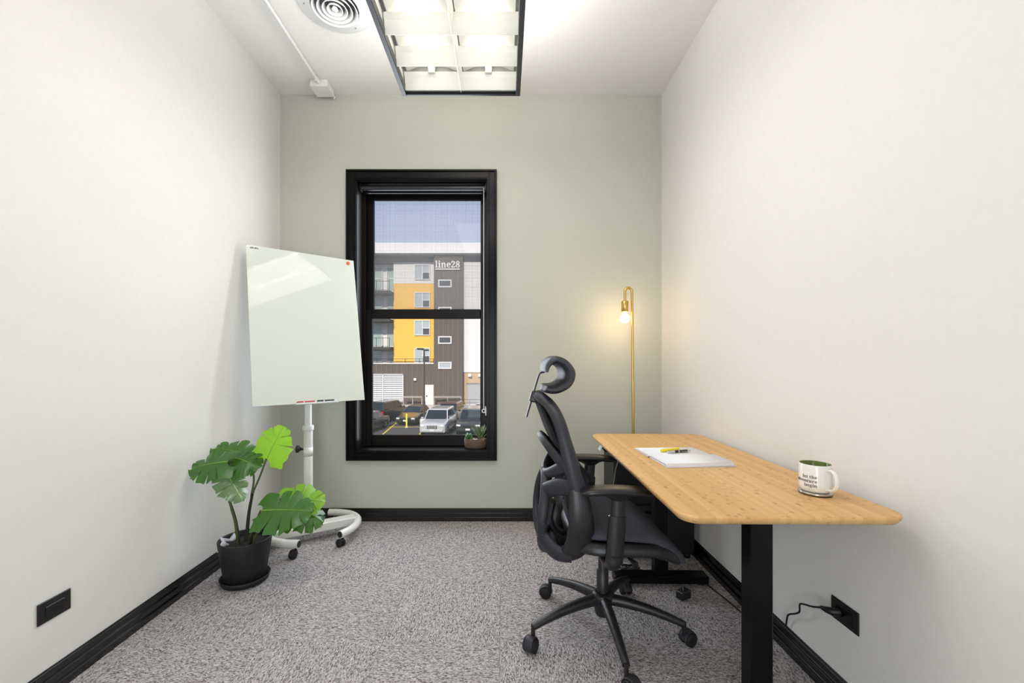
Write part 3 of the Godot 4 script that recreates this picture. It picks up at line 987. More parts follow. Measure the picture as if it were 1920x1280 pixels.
	for i in 25:
		var u := i / 24.0
		var y := lerpf(0.46, 1.035, u)
		var hw := lerpf(0.225, 0.20, u) if u < 0.7 else lerpf(0.205, 0.05, pow((u - 0.7) / 0.3, 1.8))
		var x := -0.13 - 0.165 * pow(u, 1.35) + 0.095 * exp(-pow((y - 0.735) / 0.075, 2))
		var ring := PackedVector3Array()
		for k in 17:
			var v := 2.0 * k / 16 - 1.0
			ring.append(Vector3(x + 0.012 * v * v, y, v * hw))
		for k in range(16, -1, -1):
			var v := 2.0 * k / 16 - 1.0
			ring.append(Vector3(x - 0.012 + 0.012 * v * v, y, v * hw))
		g.append(ring)
	part("mesh_panel", loft(S(), g), mats["back_cloth"], bk)
	# --- headrest: a bent shell carried by a cranked rod in a clamp
	var hr := Node3D.new()
	hr.name = "headrest"
	t.add_child(hr, true)
	var mid := [Vector2(0.166, 1.152), Vector2(0.172, 1.178), Vector2(0.188, 1.196), Vector2(0.210, 1.203), Vector2(0.244, 1.186), Vector2(0.266, 1.148), Vector2(0.254, 1.106), Vector2(0.214, 1.081), Vector2(0.180, 1.079), Vector2(0.162, 1.084)]
	var th := [0.007, 0.012, 0.016, 0.018, 0.021, 0.025, 0.023, 0.020, 0.018, 0.013]
	var cm := []
	var ct := []
	for i in mid.size():
		cm.append(Vector2(mid[i].x - 0.435, mid[i].y))
		ct.append(th[i])
	cm = curve(cm, 5)
	ct = curve(ct, 5)
	var shell := []
	for i in 23:
		var v := 2.0 * i / 22 - 1.0
		var z := 0.135 * v
		var k := pow(maxf(0.0, 1.0 - pow(absf(v), 6)), 0.5)
		var ring := PackedVector3Array()
		var outer := []
		var inner := []
		for j in cm.size():
			var a: Vector2 = cm[mini(j + 1, cm.size() - 1)] - cm[maxi(j - 1, 0)]
			var nrm := Vector2(-a.y, a.x).normalized()
			var wrap := Vector2(0.012 * v * v, 0)
			outer.append(cm[j] + nrm * ct[j] * (0.25 + 0.75 * k) + wrap)
			inner.append(cm[j] - nrm * ct[j] * (0.25 + 0.75 * k) + wrap)
		for p in outer: ring.append(Vector3(p.x, p.y, z))
		inner.reverse()
		for p in inner: ring.append(Vector3(p.x, p.y, z))
		shell.append(ring)
	part("cushion_shell", loft(S(), shell, true, false), F, hr)
	# end faces of the shell
	for e in [0, 22]:
		var q := S()
		var R: PackedVector3Array = shell[e]
		var m := cm.size()
		for j in m - 1:
			quad(q, R[j], R[j + 1], R[2 * m - 2 - j], R[2 * m - 1 - j], 0)
		part("shell_edge", q, F, hr)
	part("rod", tube(S(), curve([Vector3(-0.258, 1.150, 0), Vector3(-0.268, 1.148, 0), Vector3(-0.280, 1.142, 0), Vector3(-0.290, 1.115, 0), Vector3(-0.310, 1.045, 0), Vector3(-0.337, 0.952, 0)], 4), Vector2(0.016, 0.0045), 10, Vector3(1, 0, 0)), P, hr)
	part("clamp", box(S(), Vector3(-0.306, 1.042, 0), Vector3(0.030, 0.050, 0.048), 0.006, Basis(Vector3(0, 0, 1), -0.27)), P, hr)

# ------------------------------------------------------------------ glass board on a rolling stand
func glass_board() -> void:
	var t := thing("mobile_whiteboard", "white glass writing board on a rolling tube stand", "whiteboard", Vector3(-1.322, 0, -2.837))
	var o := Vector3(-1.322, 0, -2.837)
	var TL := Vector3(-1.634, 1.934, -2.649) - o
	var TR := Vector3(-1.116, 1.935, -3.094) - o
	var BR := Vector3(-0.973, 0.927, -2.951) - o
	var BL := Vector3(-1.491, 0.926, -2.506) - o
	var ex := (TR - TL).normalized()
	var ey := (TL - BL).normalized()
	var ez := ex.cross(ey).normalized()       # towards the viewer
	ey = ez.cross(ex)
	var b := Basis(ex, ey, ez)
	var c := (TL + TR + BR + BL) / 4.0
	var w := (TR - TL).length()
	var h := (TL - BL).length()
	var gm := mat("board_glass", Color(0.83, 0.85, 0.81), 0.03, 0.0, 0.36)
	part("glass_panel", box(S(), c - ez * 0.003, Vector3(w, h, 0.006), 0.0015, b), gm, t)
	part("back_plate", box(S(), c - ez * 0.0225, Vector3(w * 0.5, h * 0.5, 0.030), 0.004, b), mats["white_metal"], t)
	# pen ledge under the lower edge
	var led := S()
	var lc := c - ey * (h / 2 + 0.006) + ez * 0.012 + ex * 0.02
	box(led, lc, Vector3(0.26, 0.004, 0.05), 0.001, b)
	box(led, lc + ez * 0.024 + ey * 0.004, Vector3(0.26, 0.010, 0.003), 0.001, b)
	var clear := mat("clear_acrylic", Color(0.85, 0.87, 0.87), 0.15)
	part("pen_ledge", led, clear, t)
	# orange magnet is a thing of its own; so are the markers
	var mg := thing("magnet", "small round orange magnet on the upper corner of the glass board", "magnet", o + c + ex * (w / 2 - 0.042) + ey * (h / 2 - 0.028))
	part("disc", lathe(S(), [Vector2(0.0125, 0.0005), Vector2(0.0125, 0.006), Vector2(0.010, 0.008), Vector2(0.0001, 0.008)], Vector3.ZERO, 20, b * Basis(Vector3(1, 0, 0), PI / 2)), mat("orange_plastic", Color(0.93, 0.40, 0.22), 0.4), mg)
	var ink := mat("print_dark", Color(0.25, 0.27, 0.27), 0.6)
	var lg := S()
	for k in 7:
		box(lg, Vector3(-0.022 + k * 0.0072, 0.001 * (k % 3), 0), Vector3(0.0055, 0.006 + 0.0025 * ((k * 2) % 3), 0.0003), 0.0)
	var lo := part("maker_print", lg, ink, t)
	lo.basis = b
	lo.position = c - ex * (w / 2 - 0.045) + ey * (h / 2 - 0.019) + ez * 0.0003
	var dirs := [[-0.055, Color(0.70, 0.20, 0.24), "red dry erase marker lying on the board ledge"], [0.065, Color(0.12, 0.13, 0.15), "black dry erase marker lying on the board ledge"]]
	for k in dirs:
		var mk := thing("marker", k[2], "marker", o + lc + ex * k[0] + ey * 0.0125 + ez * (0.004 if k[0] < 0 else 0.010))
		var wm := mat("marker_white", Color(0.86, 0.86, 0.86), 0.4)
		var cm := mat("marker_" + str(k[0]), k[1], 0.4)
		part("barrel", tube(S(), [-ex * 0.035, ex * 0.058], 0.0075, 12), wm, mk)
		part("cap", tube(S(), [-ex * 0.068, -ex * 0.062, -ex * 0.028], [0.005, 0.0083, 0.0083], 12), cm, mk)
		part("print_band", tube(S(), [-ex * 0.022, ex * 0.040], 0.0077, 12, Vector3.UP, false), cm, mk)
	# clamp to pole
	var M: Material = mats["white_metal"]
	part("bracket", tube(S(), [Vector3(0, 1.215, 0), c - ey * 0.20 - ez * 0.036], 0.014, 12), M, t)
	part("pole", lathe(S(), [Vector2(0.0001, 1.24), Vector2(0.020, 1.24), Vector2(0.022, 1.235), Vector2(0.022, 0.70)], Vector3.ZERO, 24), M, t)
	part("pole", lathe(S(), [Vector2(0.0285, 0.735), Vector2(0.0285, 0.10)], Vector3.ZERO, 24), M, t)
	part("collar", lathe(S(), [Vector2(0.022, 0.765), Vector2(0.034, 0.765), Vector2(0.035, 0.76), Vector2(0.035, 0.738), Vector2(0.034, 0.733), Vector2(0.022, 0.733)], Vector3.ZERO, 24), mats["white_plastic"], t)
	part("collar", lathe(S(), [Vector2(0.028, 0.62), Vector2(0.0295, 0.62), Vector2(0.0295, 0.56), Vector2(0.028, 0.56)], Vector3.ZERO, 24), M, t)
	var kn := S()
	tube(kn, [Vector3(-0.028, 0.605, 0), Vector3(-0.055, 0.605, 0)], 0.007, 10)
	tube(kn, [Vector3(-0.048, 0.605, 0), Vector3(-0.060, 0.605, 0), Vector3(-0.064, 0.605, 0), Vector3(-0.076, 0.605, 0)], [0.011, 0.013, 0.024, 0.025], 10)
	part("height_knob", kn, mats["black_plastic"], t)
	# base: flat beam with a hooked tube foot at each end, two casters on each foot
	var C := Vector3(-1.27, 0.086, -2.83)
	var ends := [Vector3(-1.052, 0.086, -2.965), Vector3(-1.488, 0.086, -2.695)]
	var along: Vector3 = (ends[0] - ends[1]).normalized()
	var beam := S()
	box(beam, C - o, Vector3((ends[0] - ends[1]).length(), 0.054, 0.084), 0.004, Basis(along, Vector3.UP, along.cross(Vector3.UP)))
	part("base_beam", beam, M, t)
	var hook := [Vector3(-1.055, 0.086, -2.70), Vector3(-1.02, 0.086, -2.78), Vector3(-1.01, 0.086, -2.87), Vector3(-1.035, 0.086, -2.97), Vector3(-1.10, 0.086, -3.05), Vector3(-1.19, 0.086, -3.09), Vector3(-1.29, 0.086, -3.10)]
	for e in [-1.0, 1.0]:
		var pts := []
		for v in hook: pts.append((v if e > 0 else Vector3(2 * C.x - v.x, v.y, 2 * C.z - v.z)) - o)
		pts = curve(pts, 5)
		part("foot_tube", tube(S(), pts, 0.0245, 16), M, t)
		for q in [[0, 1], [pts.size() - 1, pts.size() - 2]]:
			var dir: Vector3 = (pts[q[0]] - pts[q[1]]).normalized()
			part("end_cap", tube(S(), [pts[q[0]], pts[q[0]] + dir * 0.003], 0.020, 16), mats["black_plastic"], t)
		for q in [1, pts.size() - 2]:
			var cp: Vector3 = pts[q]
			var n := Node3D.new()
			n.name = "caster"
			t.add_child(n, true)
			part("stem", tube(S(), [cp, cp + Vector3(0, -0.042, 0)], 0.006, 8), mats["black_metal"], n)
			var turn := Basis(Vector3.UP, 0.6 + e + q)
			for sd in [-1, 1]:
				part("wheel", lathe(S(), [Vector2(0.0001, -0.010), Vector2(0.019, -0.010), Vector2(0.025, -0.006), Vector2(0.0255, 0.0), Vector2(0.025, 0.006), Vector2(0.019, 0.010), Vector2(0.0001, 0.010)], Vector3(cp.x, 0.0255, cp.z) + turn * Vector3(0.014, 0, sd * 0.0125), 20, turn * Basis(Vector3(1, 0, 0), PI / 2)), mats["black_rubber"], n)
			part("hood", box(S(), Vector3(cp.x, 0.043, cp.z) + turn * Vector3(0.008, 0, 0), Vector3(0.036, 0.014, 0.03), 0.005, turn), mats["black_plastic"], n)

# ------------------------------------------------------------------ monstera
func monstera_leaf(parent: Node3D, base: Vector3, tip_dir: Vector3, face: Vector3, length: float, width: float, droop: float, fold: float, m: Material, slits: Array, sd: int) -> void:
	var T := tip_dir.normalized()
	var N := (face - T * face.dot(T)).normalized()
	var B := T.cross(N).normalized()
	var r := RandomNumberGenerator.new()
	r.seed = sd
	var nu := 110
	var nv := 7
	var rows := []
	var rib := []
	var shift := [r.randf_range(-0.02, 0.02), r.randf_range(-0.02, 0.02)]
	for i in nu + 1:
		var u := float(i) / nu
		var bend := droop * u
		var t := T * cos(bend) - N * sin(bend)
		var nn := N * cos(bend) + T * sin(bend)
		var mid: Vector3 = base + (T * sin(bend) + N * (cos(bend) - 1.0)) * (length / droop) if absf(droop) > 0.01 else base + T * length * u
		rib.append(mid + nn * 0.0012)
		var phi := lerpf(-1.05, 1.15, pow(u, 0.8))
		var w := width * (0.64 * pow(1.0 - u, 0.68) + 0.18 * sin(PI * u)) * (1.0 + 0.0 * u)
		w = minf(w, width * 0.62) * lerpf(0.5, 1.0, smoothstep(0.0, 0.16, u))
		var row := []
		for side in [-1.0, 1.0]:
			var cut := 1.0
			for q in slits: cut -= 0.62 * exp(-pow((u - q - shift[0 if side < 0 else 1]) / 0.0095, 2))
			var lobe := 1.0 + 0.04 * sin(u * 39.0 + side + sd)
			var edge := []
			for k in nv + 1:
				var v := float(k) / nv
				var d := w * v * cut * lobe
				var lift := -fold * d * (0.35 + 0.65 * v) + 0.010 * sin(u * 17.0 + side * 2.0 + sd) * v * v
				edge.append(mid + B * side * d * cos(phi * v * 0.9) + t * d * sin(phi * v * 0.9) * 0.9 + nn * lift)
			row.append(edge)
		rows.append(row)
	var s := S()
	for side in 2:
		for i in nu:
			for k in nv:
				var a: Vector3 = rows[i][side][k]
				var b: Vector3 = rows[i + 1][side][k]
				var c: Vector3 = rows[i + 1][side][k + 1]
				var d: Vector3 = rows[i][side][k + 1]
				if side == 0: quad(s, a, d, c, b, 0)
				else: quad(s, a, b, c, d, 0)
	var leaf := part("leaf", s, m, parent)
	part("midrib", tube(S(), rib, curve_radii(rib.size(), 0.0026, 0.0006), 6), mat("leaf_rib", Color(0.52, 0.66, 0.26), 0.5), leaf)

func curve_radii(n: int, a: float, b: float) -> Array:
	var out := []
	for i in n: out.append(lerpf(a, b, float(i) / maxf(1, n - 1)))
	return out

func plant() -> void:
	var o := Vector3(-1.415, 0, -2.30)
	var t := thing("potted_monstera", "potted monstera with split green leaves in a black pot", "plant", o)
	var pm := mat("pot_black", Color(0.07, 0.07, 0.072), 0.62)
	part("saucer", lathe(S(), [Vector2(0.0001, 0.0), Vector2(0.102, 0.0), Vector2(0.112, 0.006), Vector2(0.122, 0.034), Vector2(0.118, 0.035), Vector2(0.108, 0.010), Vector2(0.0001, 0.010)], Vector3.ZERO, 40), pm, t)
	part("pot", lathe(S(), [Vector2(0.0001, 0.011), Vector2(0.096, 0.011), Vector2(0.100, 0.016), Vector2(0.130, 0.232), Vector2(0.1295, 0.236), Vector2(0.121, 0.236), Vector2(0.119, 0.232), Vector2(0.112, 0.17)], Vector3.ZERO, 44), pm, t)
	var soil := grained("potting_soil", Color(0.16, 0.13, 0.12), 0.95, 0.25, Vector3(12, 12, 12), 0.08, 0.6)
	var sp := S()
	lathe(sp, [Vector2(0.117, 0.205), Vector2(0.07, 0.212), Vector2(0.0001, 0.216)], Vector3.ZERO, 28)
	part("soil", sp, soil, t)
	# white tissue tucked inside the rim
	var ts := []
	for k in 9:
		var a := deg_to_rad(150 + 10.0 * k)
		var r := 0.114
		var ring := PackedVector3Array()
		for q in [[0.0, 0.0], [0.03, 0.012], [0.05, 0.004], [0.05, 0.0], [0.03, 0.006], [0.0, -0.006]]:
			ring.append(Vector3(cos(a) * (r - q[1] * 2.2 - 0.02 * sin(k * 1.3)), 0.195 + q[0] * (0.75 + 0.3 * sin(k * 2.1)), -sin(a) * (r - q[1] * 2.2)))
		ts.append(ring)
	part("tissue_wrap", loft(S(), ts), mat("tissue", Color(0.80, 0.79, 0.82), 0.9), t)
	var dark := mat("leaf_dark", Color(0.20, 0.36, 0.13), 0.34, 0.0, 0.5)
	dark.backlight_enabled = true
	dark.backlight = Color(0.34, 0.52, 0.12)
	var lime := mat("leaf_backlit_lime", Color(0.47, 0.66, 0.15), 0.4, 0.0, 0.5)  # light coming through the leaf is put into this colour
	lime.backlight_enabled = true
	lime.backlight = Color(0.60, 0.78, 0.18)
	var pale := mat("leaf_pale", Color(0.42, 0.53, 0.36), 0.28, 0.0, 0.6)
	pale.backlight_enabled = true
	pale.backlight = Color(0.34, 0.46, 0.22)
	var sl := [0.27, 0.43, 0.59, 0.75]
	# upright leaf, window backlight put into its lime colour
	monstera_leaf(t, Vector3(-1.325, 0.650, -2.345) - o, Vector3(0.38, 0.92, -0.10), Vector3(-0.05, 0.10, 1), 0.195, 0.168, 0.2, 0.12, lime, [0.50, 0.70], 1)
	# big leaf reaching to the right, one behind it and one below
	monstera_leaf(t, Vector3(-1.255, 0.425, -2.18) - o, Vector3(1, 0.08, 0.04), Vector3(-0.10, 1, 0.80), 0.255, 0.205, 0.30, 0.16, dark, sl, 2)
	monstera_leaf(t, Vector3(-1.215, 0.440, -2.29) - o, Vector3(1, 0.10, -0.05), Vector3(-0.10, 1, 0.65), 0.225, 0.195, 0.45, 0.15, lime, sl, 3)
	monstera_leaf(t, Vector3(-1.185, 0.400, -2.27) - o, Vector3(1, 0.05, 0.05), Vector3(-0.1, 1, 0.35), 0.225, 0.20, 0.9, 0.30, dark, sl, 4)
	# left cluster
	monstera_leaf(t, Vector3(-1.445, 0.672, -2.20) - o, Vector3(-0.90, 0.02, 0.30), Vector3(0.15, 1, 0.70), 0.185, 0.175, 0.55, 0.18, dark, sl, 5)
	monstera_leaf(t, Vector3(-1.425, 0.668, -2.36) - o, Vector3(-0.80, 0.42, 0.25), Vector3(0.30, 1, 0.60), 0.205, 0.165, 0.60, 0.18, dark, sl, 6)
	monstera_leaf(t, Vector3(-1.465, 0.672, -2.28) - o, Vector3(0.75, 0.05, 0.25), Vector3(-0.2, 1, 0.5), 0.150, 0.17, 1.05, 0.28, dark, sl, 7)
	# pale hanging leaf
	monstera_leaf(t, Vector3(-1.475, 0.625, -2.22) - o, Vector3(0.52, -0.80, 0.1), Vector3(0.75, 0.45, 0.8), 0.195, 0.12, -0.2, 0.55, pale, sl, 8)
	var stem := mat("stem_green", Color(0.27, 0.33, 0.14), 0.5)
	var bark := mat("stem_dark", Color(0.13, 0.12, 0.09), 0.7)
	for p in [
		[[Vector3(-1.41, 0.20, -2.30), Vector3(-1.402, 0.36, -2.31), Vector3(-1.385, 0.47, -2.32), Vector3(-1.355, 0.56, -2.335), Vector3(-1.325, 0.655, -2.345)], stem],
		[[Vector3(-1.395, 0.45, -2.32), Vector3(-1.392, 0.54, -2.34), Vector3(-1.408, 0.62, -2.35), Vector3(-1.402, 0.69, -2.36)], stem],
		[[Vector3(-1.43, 0.20, -2.28), Vector3(-1.445, 0.35, -2.26), Vector3(-1.475, 0.47, -2.25), Vector3(-1.472, 0.60, -2.24), Vector3(-1.455, 0.665, -2.23)], stem],
		[[Vector3(-1.43, 0.20, -2.26), Vector3(-1.43, 0.33, -2.24), Vector3(-1.455, 0.47, -2.23), Vector3(-1.462, 0.66, -2.26)], stem],
		[[Vector3(-1.375, 0.20, -2.28), Vector3(-1.345, 0.30, -2.24), Vector3(-1.29, 0.38, -2.20), Vector3(-1.262, 0.425, -2.18)], stem],
		[[Vector3(-1.38, 0.20, -2.31), Vector3(-1.335, 0.33, -2.32), Vector3(-1.27, 0.42, -2.31), Vector3(-1.225, 0.445, -2.30)], stem],
		[[Vector3(-1.36, 0.20, -2.27), Vector3(-1.32, 0.31, -2.27), Vector3(-1.25, 0.39, -2.27), Vector3(-1.20, 0.40, -2.26)], stem],
	]:
		var q := []
		for v in p[0]: q.append(v - o)
		part("stem", tube(S(), curve(q, 5), 0.0052, 8), p[1], t)
	for p in [[Vector3(-1.41, 0.20, -2.30), Vector3(-1.402, 0.36, -2.31), Vector3(-1.387, 0.47, -2.32)], [Vector3(-1.43, 0.20, -2.27), Vector3(-1.44, 0.34, -2.255), Vector3(-1.468, 0.45, -2.25)], [Vector3(-1.375, 0.20, -2.28), Vector3(-1.35, 0.29, -2.25)]]:
		var q := []
		for v in p: q.append(v - o)
		part("trunk", tube(S(), curve(q, 5), curve_radii((p.size() - 1) * 5 + 1, 0.0105, 0.007), 8), bark, t)

# ------------------------------------------------------------------ floor lamp
func lamp() -> void:
	var o := Vector3(0.902, 0, -2.94)
	var t := thing("floor_lamp", "slim brass floor lamp with bent neck and lit bare bulb in the corner", "lamp", o)
	var B: Material = mats["brass"]
	part("base", lathe(S(), [Vector2(0.0001, 0), Vector2(0.115, 0), Vector2(0.118, 0.004), Vector2(0.118, 0.014), Vector2(0.112, 0.018), Vector2(0.012, 0.020), Vector2(0.0001, 0.02)], Vector3.ZERO, 40), B, t)
	var pts := [Vector3(0, 0.02, 0), Vector3(-0.006, 1.0, 0), Vector3(-0.013, 1.66, 0)]
	for k in 13:
		var a := PI * k / 12.0
		pts.append(Vector3(-0.013 - 0.0245 + cos(a) * 0.0245, 1.675 + sin(a) * 0.034, 0))
	pts.append(Vector3(-0.062, 1.615, 0))
	part("pole", tube(S(), pts, 0.0088, 14), B, t)
	part("socket", lathe(S(), [Vector2(0.009, 1.618), Vector2(0.022, 1.616), Vector2(0.0245, 1.612), Vector2(0.0245, 1.542), Vector2(0.022, 1.540), Vector2(0.022, 1.56), Vector2(0.0001, 1.56)], Vector3(-0.062, 0, 0), 26), B, t)
	var glow := mat("bulb_glow", Color(1, 0.96, 0.88), 0.3)
	glow.emission_enabled = true
	glow.emission = Color(1.0, 0.90, 0.74)
	glow.emission_energy_multiplier = 5.0
	var prof := [Vector2(0.013, 0.065), Vector2(0.014, 0.045)]
	for k in 13:
		var a := deg_to_rad(60 - 150 * k / 12.0)
		prof.append(Vector2(maxf(0.0001, cos(a) * 0.033), sin(a) * 0.033))
	var bp := Vector3(-0.062, 1.496, 0)
	part("light_bulb", lathe(S(), prof, bp, 24), glow, t)
	var l := OmniLight3D.new()
	l.name = "bulb_light"
	l.light_color = Color(1.0, 0.85, 0.66)
	l.light_energy = 0.06
	l.light_size = 0.03
	l.omni_range = 8.0
	l.omni_attenuation = 2.0
	l.shadow_enabled = true
	t.add_child(l)
	l.position = bp

# ------------------------------------------------------------------ desk items
func desk_items() -> void:
	var top := DESK_TOP + 0.0005
	# open notebook, spine across the desk
	var nb := thing("notebook", "open white notebook lying on the bamboo desk with two pens on it", "notebook", Vector3(0.80, top, -1.915), deg_to_rad(3))
	var paper := mat("paper", Color(0.90, 0.90, 0.91), 0.8)
	var cover := mat("notebook_cover", Color(0.84, 0.82, 0.85), 0.6)
	var cv := []
	var hw := 0.142
	for i in 25:
		var v := lerpf(-0.19, 0.185, i / 24.0)
		var ring := PackedVector3Array()
		for q in [[-hw - 0.004, 0.0], [hw + 0.004, 0.0], [hw + 0.004, 0.0025], [-hw - 0.004, 0.0025]]:
			ring.append(Vector3(q[0], q[1] + 0.002 * exp(-pow(v / 0.01, 2)), v))
		cv.append(ring)
	part("cover", loft(S(), cv), cover, nb)
	for sd in [1.0, -1.0]:
		var pg := []
		for i in 21:
			var u := i / 20.0
			var v: float = sd * lerpf(0.002, 0.178, u)
			var th := (0.0155 if sd > 0 else 0.008) * pow(sin(PI * minf(0.5, u * 2.2 + 0.02)), 0.6) * (1.0 if u < 0.8 else 1.0 - 0.22 * pow((u - 0.8) / 0.2, 2.0)) * (1.0 if sd > 0 else 1.0 - 0.45 * u)
			var ring := PackedVector3Array()
			for q in [[-hw, 0.003], [hw, 0.003], [hw, 0.0035 + th], [-hw, 0.0035 + th]]: ring.append(Vector3(q[0], q[1], v))
			pg.append(ring)
		part("page_block", loft(S(), pg), paper, nb)
	part("ribbon", tube(S(), curve([Vector3(-hw + 0.01, 0.006, 0.0), Vector3(-hw - 0.004, 0.006, 0.002), Vector3(-hw - 0.010, 0.001, 0.006)], 4), Vector2(0.003, 0.0008), 6), mat("ribbon_dark", Color(0.35, 0.25, 0.25), 0.7), nb)
	var hl := thing("highlighter", "yellow highlighter pen lying on the open notebook", "pen", Vector3(0.781, top + 0.0185, -1.985))
	var d := Vector3(0.098, 0.0, -0.042).normalized()
	part("barrel", tube(S(), [-d * 0.045, d * 0.052], [0.0072, 0.0072], 12), mat("highlighter_yellow", Color(0.93, 0.84, 0.12), 0.4), hl)
	part("cap", tube(S(), [-d * 0.058, -d * 0.05, -d * 0.022], [0.005, 0.0076, 0.0076], 12), mat("highlighter_cap", Color(0.95, 0.87, 0.16), 0.35), hl)
	var pn := thing("pen", "black ballpoint pen with chrome grip lying beside the yellow highlighter", "pen", Vector3(0.806, top + 0.0185, -1.952))
	d = Vector3(0.10, 0.0, -0.026).normalized()
	part("barrel", tube(S(), [-d * 0.022, d * 0.045], [0.0062, 0.0062], 12), mat("pen_black", Color(0.06, 0.06, 0.065), 0.3), pn)
	part("grip", tube(S(), [-d * 0.060, -d * 0.054, -d * 0.022], [0.0015, 0.0055, 0.0064], 12), mats["chrome"], pn)
	part("band", tube(S(), [-d * 0.004, d * 0.002], 0.0066, 12), mats["chrome"], pn)
	part("button", tube(S(), [d * 0.045, d * 0.052, d * 0.064], [0.0062, 0.005, 0.0035], 10), mats["chrome"], pn)
	part("clip", tube(S(), [d * 0.046 + Vector3(0, 0.0, 0.008), d * 0.012 + Vector3(0, 0, 0.008)], Vector2(0.0018, 0.001), 6), mats["chrome"], pn)
	# coaster and mug
	var mc := Vector3(1.026, top, -1.392)
	var co := thing("coaster", "round metal and cork coaster under the mug", "coaster", mc)
	part("cork_pad", lathe(S(), [Vector2(0.0001, 0), Vector2(0.046, 0), Vector2(0.046, 0.003), Vector2(0.0001, 0.003)], Vector3.ZERO, 36), mat("cork_dark", Color(0.16, 0.12, 0.09), 0.9), co)
	part("metal_disc", lathe(S(), [Vector2(0.0001, 0.003), Vector2(0.0475, 0.003), Vector2(0.048, 0.004), Vector2(0.048, 0.008), Vector2(0.047, 0.0095), Vector2(0.0001, 0.0095)], Vector3.ZERO, 40), mat("steel", Color(0.72, 0.70, 0.67), 0.25, 1.0), co)
	mc.y += 0.0095
	var mg := thing("mug", "white mug with olive green inside and printed words", "mug", mc)
	var R := 0.0455
	var H := 0.090
	var glaze := mat("mug_white", Color(0.90, 0.88, 0.85), 0.18, 0.0, 0.5)
	part("body", lathe(S(), [Vector2(0.0001, 0.001), Vector2(0.036, 0.001), Vector2(0.040, 0.003), Vector2(R - 0.0005, 0.010), Vector2(R, 0.020), Vector2(R, H - 0.003), Vector2(R - 0.001, H), Vector2(R - 0.0025, H)], Vector3.ZERO, 48), glaze, mg)
	part("lining", lathe(S(), [Vector2(R - 0.0025, H), Vector2(R - 0.004, H - 0.002), Vector2(R - 0.0042, 0.02), Vector2(R - 0.008, 0.009), Vector2(0.0001, 0.008)], Vector3.ZERO, 40), mat("mug_olive", Color(0.36, 0.42, 0.14), 0.2), mg)
	var face := atan2(-mc.z, -mc.x)          # azimuth that looks at the room
	var ha := deg_to_rad(80)
	var hd := Vector3(cos(ha), 0, sin(ha)).rotated(Vector3.UP, -0.0)
	var hp := curve([hd * (R - 0.002) + Vector3(0, 0.076, 0), hd * (R + 0.016) + Vector3(0, 0.077, 0), hd * (R + 0.029) + Vector3(0, 0.062, 0), hd * (R + 0.030) + Vector3(0, 0.036, 0), hd * (R + 0.019) + Vector3(0, 0.018, 0), hd * (R - 0.002) + Vector3(0, 0.014, 0)], 6)
	part("handle", tube(S(), hp, Vector2(0.0075, 0.0045), 12, hd), glaze, mg)
	# lettering bent round the cylinder
	var ink := mat("mug_print", Color(0.16, 0.13, 0.12), 0.5)
	var lines := [["let the", 0.052], ["adventure", 0.0385], ["begin", 0.025]]
	for ln in lines:
		var tm := words(ln[0], 0.0132, 0.0003, "Droid Serif", true)
		var arr: Array = tm.surface_get_arrays(0) if tm.get_surface_count() else []
		if arr.is_empty(): continue
		var vs: PackedVector3Array = arr[Mesh.ARRAY_VERTEX]
		var hi := -1e9
		for v in vs: hi = maxf(hi, v.x)
		var right_edge := PI - atan2(1.392, 1.026)   # azimuth (from +x towards +z) where the words end
		right_edge = atan2(1.392, -1.026) - 0.12
		for i in vs.size():
			var v := vs[i]
			var a := right_edge + (hi - v.x) / R
			var rad := R + 0.0001 + (v.z + 0.00015)
			vs[i] = Vector3(cos(a) * rad, v.y + ln[1], sin(a) * rad)
		arr[Mesh.ARRAY_VERTEX] = vs
		arr[Mesh.ARRAY_NORMAL] = null
		arr[Mesh.ARRAY_TANGENT] = null
		var am := ArrayMesh.new()
		am.add_surface_from_arrays(Mesh.PRIMITIVE_TRIANGLES, arr)
		part("lettering", am, ink, mg)

# ------------------------------------------------------------------ wall outlets
func outlet(called_label: String, at: Vector3, inward: Vector3, along: Vector3) -> Node3D:
	var t := thing("wall_outlet", called_label, "outlet", at)
	var b := Basis(along, Vector3.UP, inward)
	var M := mat("outlet_black", Color(0.075, 0.072, 0.07), 0.35)
	part("cover_plate", box(S(), inward * 0.003, Vector3(0.117, 0.077, 0.006), 0.002, b), M, t)
	part("receptacle", box(S(), inward * 0.0065, Vector3(0.068, 0.034, 0.003), 0.001, b), mat("receptacle_black", Color(0.05, 0.05, 0.055), 0.25), t)
	var slot := mat("slot_dark", Color(0.01, 0.01, 0.01), 0.8)
	for e in [-1, 1]:
		var c: Vector3 = along * (0.019 * e) + inward * 0.0081
		part("slot", box(S(), c + Vector3.UP * 0.006, Vector3(0.008, 0.0018, 0.0004), 0.0, b), slot, t)
		part("slot", box(S(), c - Vector3.UP * 0.006, Vector3(0.007, 0.0018, 0.0004), 0.0, b), slot, t)
		part("slot", box(S(), c + along * 0.009 * e, Vector3(0.004, 0.004, 0.0004), 0.0, b), slot, t)
		part("screw", box(S(), along * (0.049 * e) + inward * 0.0063, Vector3(0.004, 0.004, 0.0012), 0.0005, b), M, t)
	return t

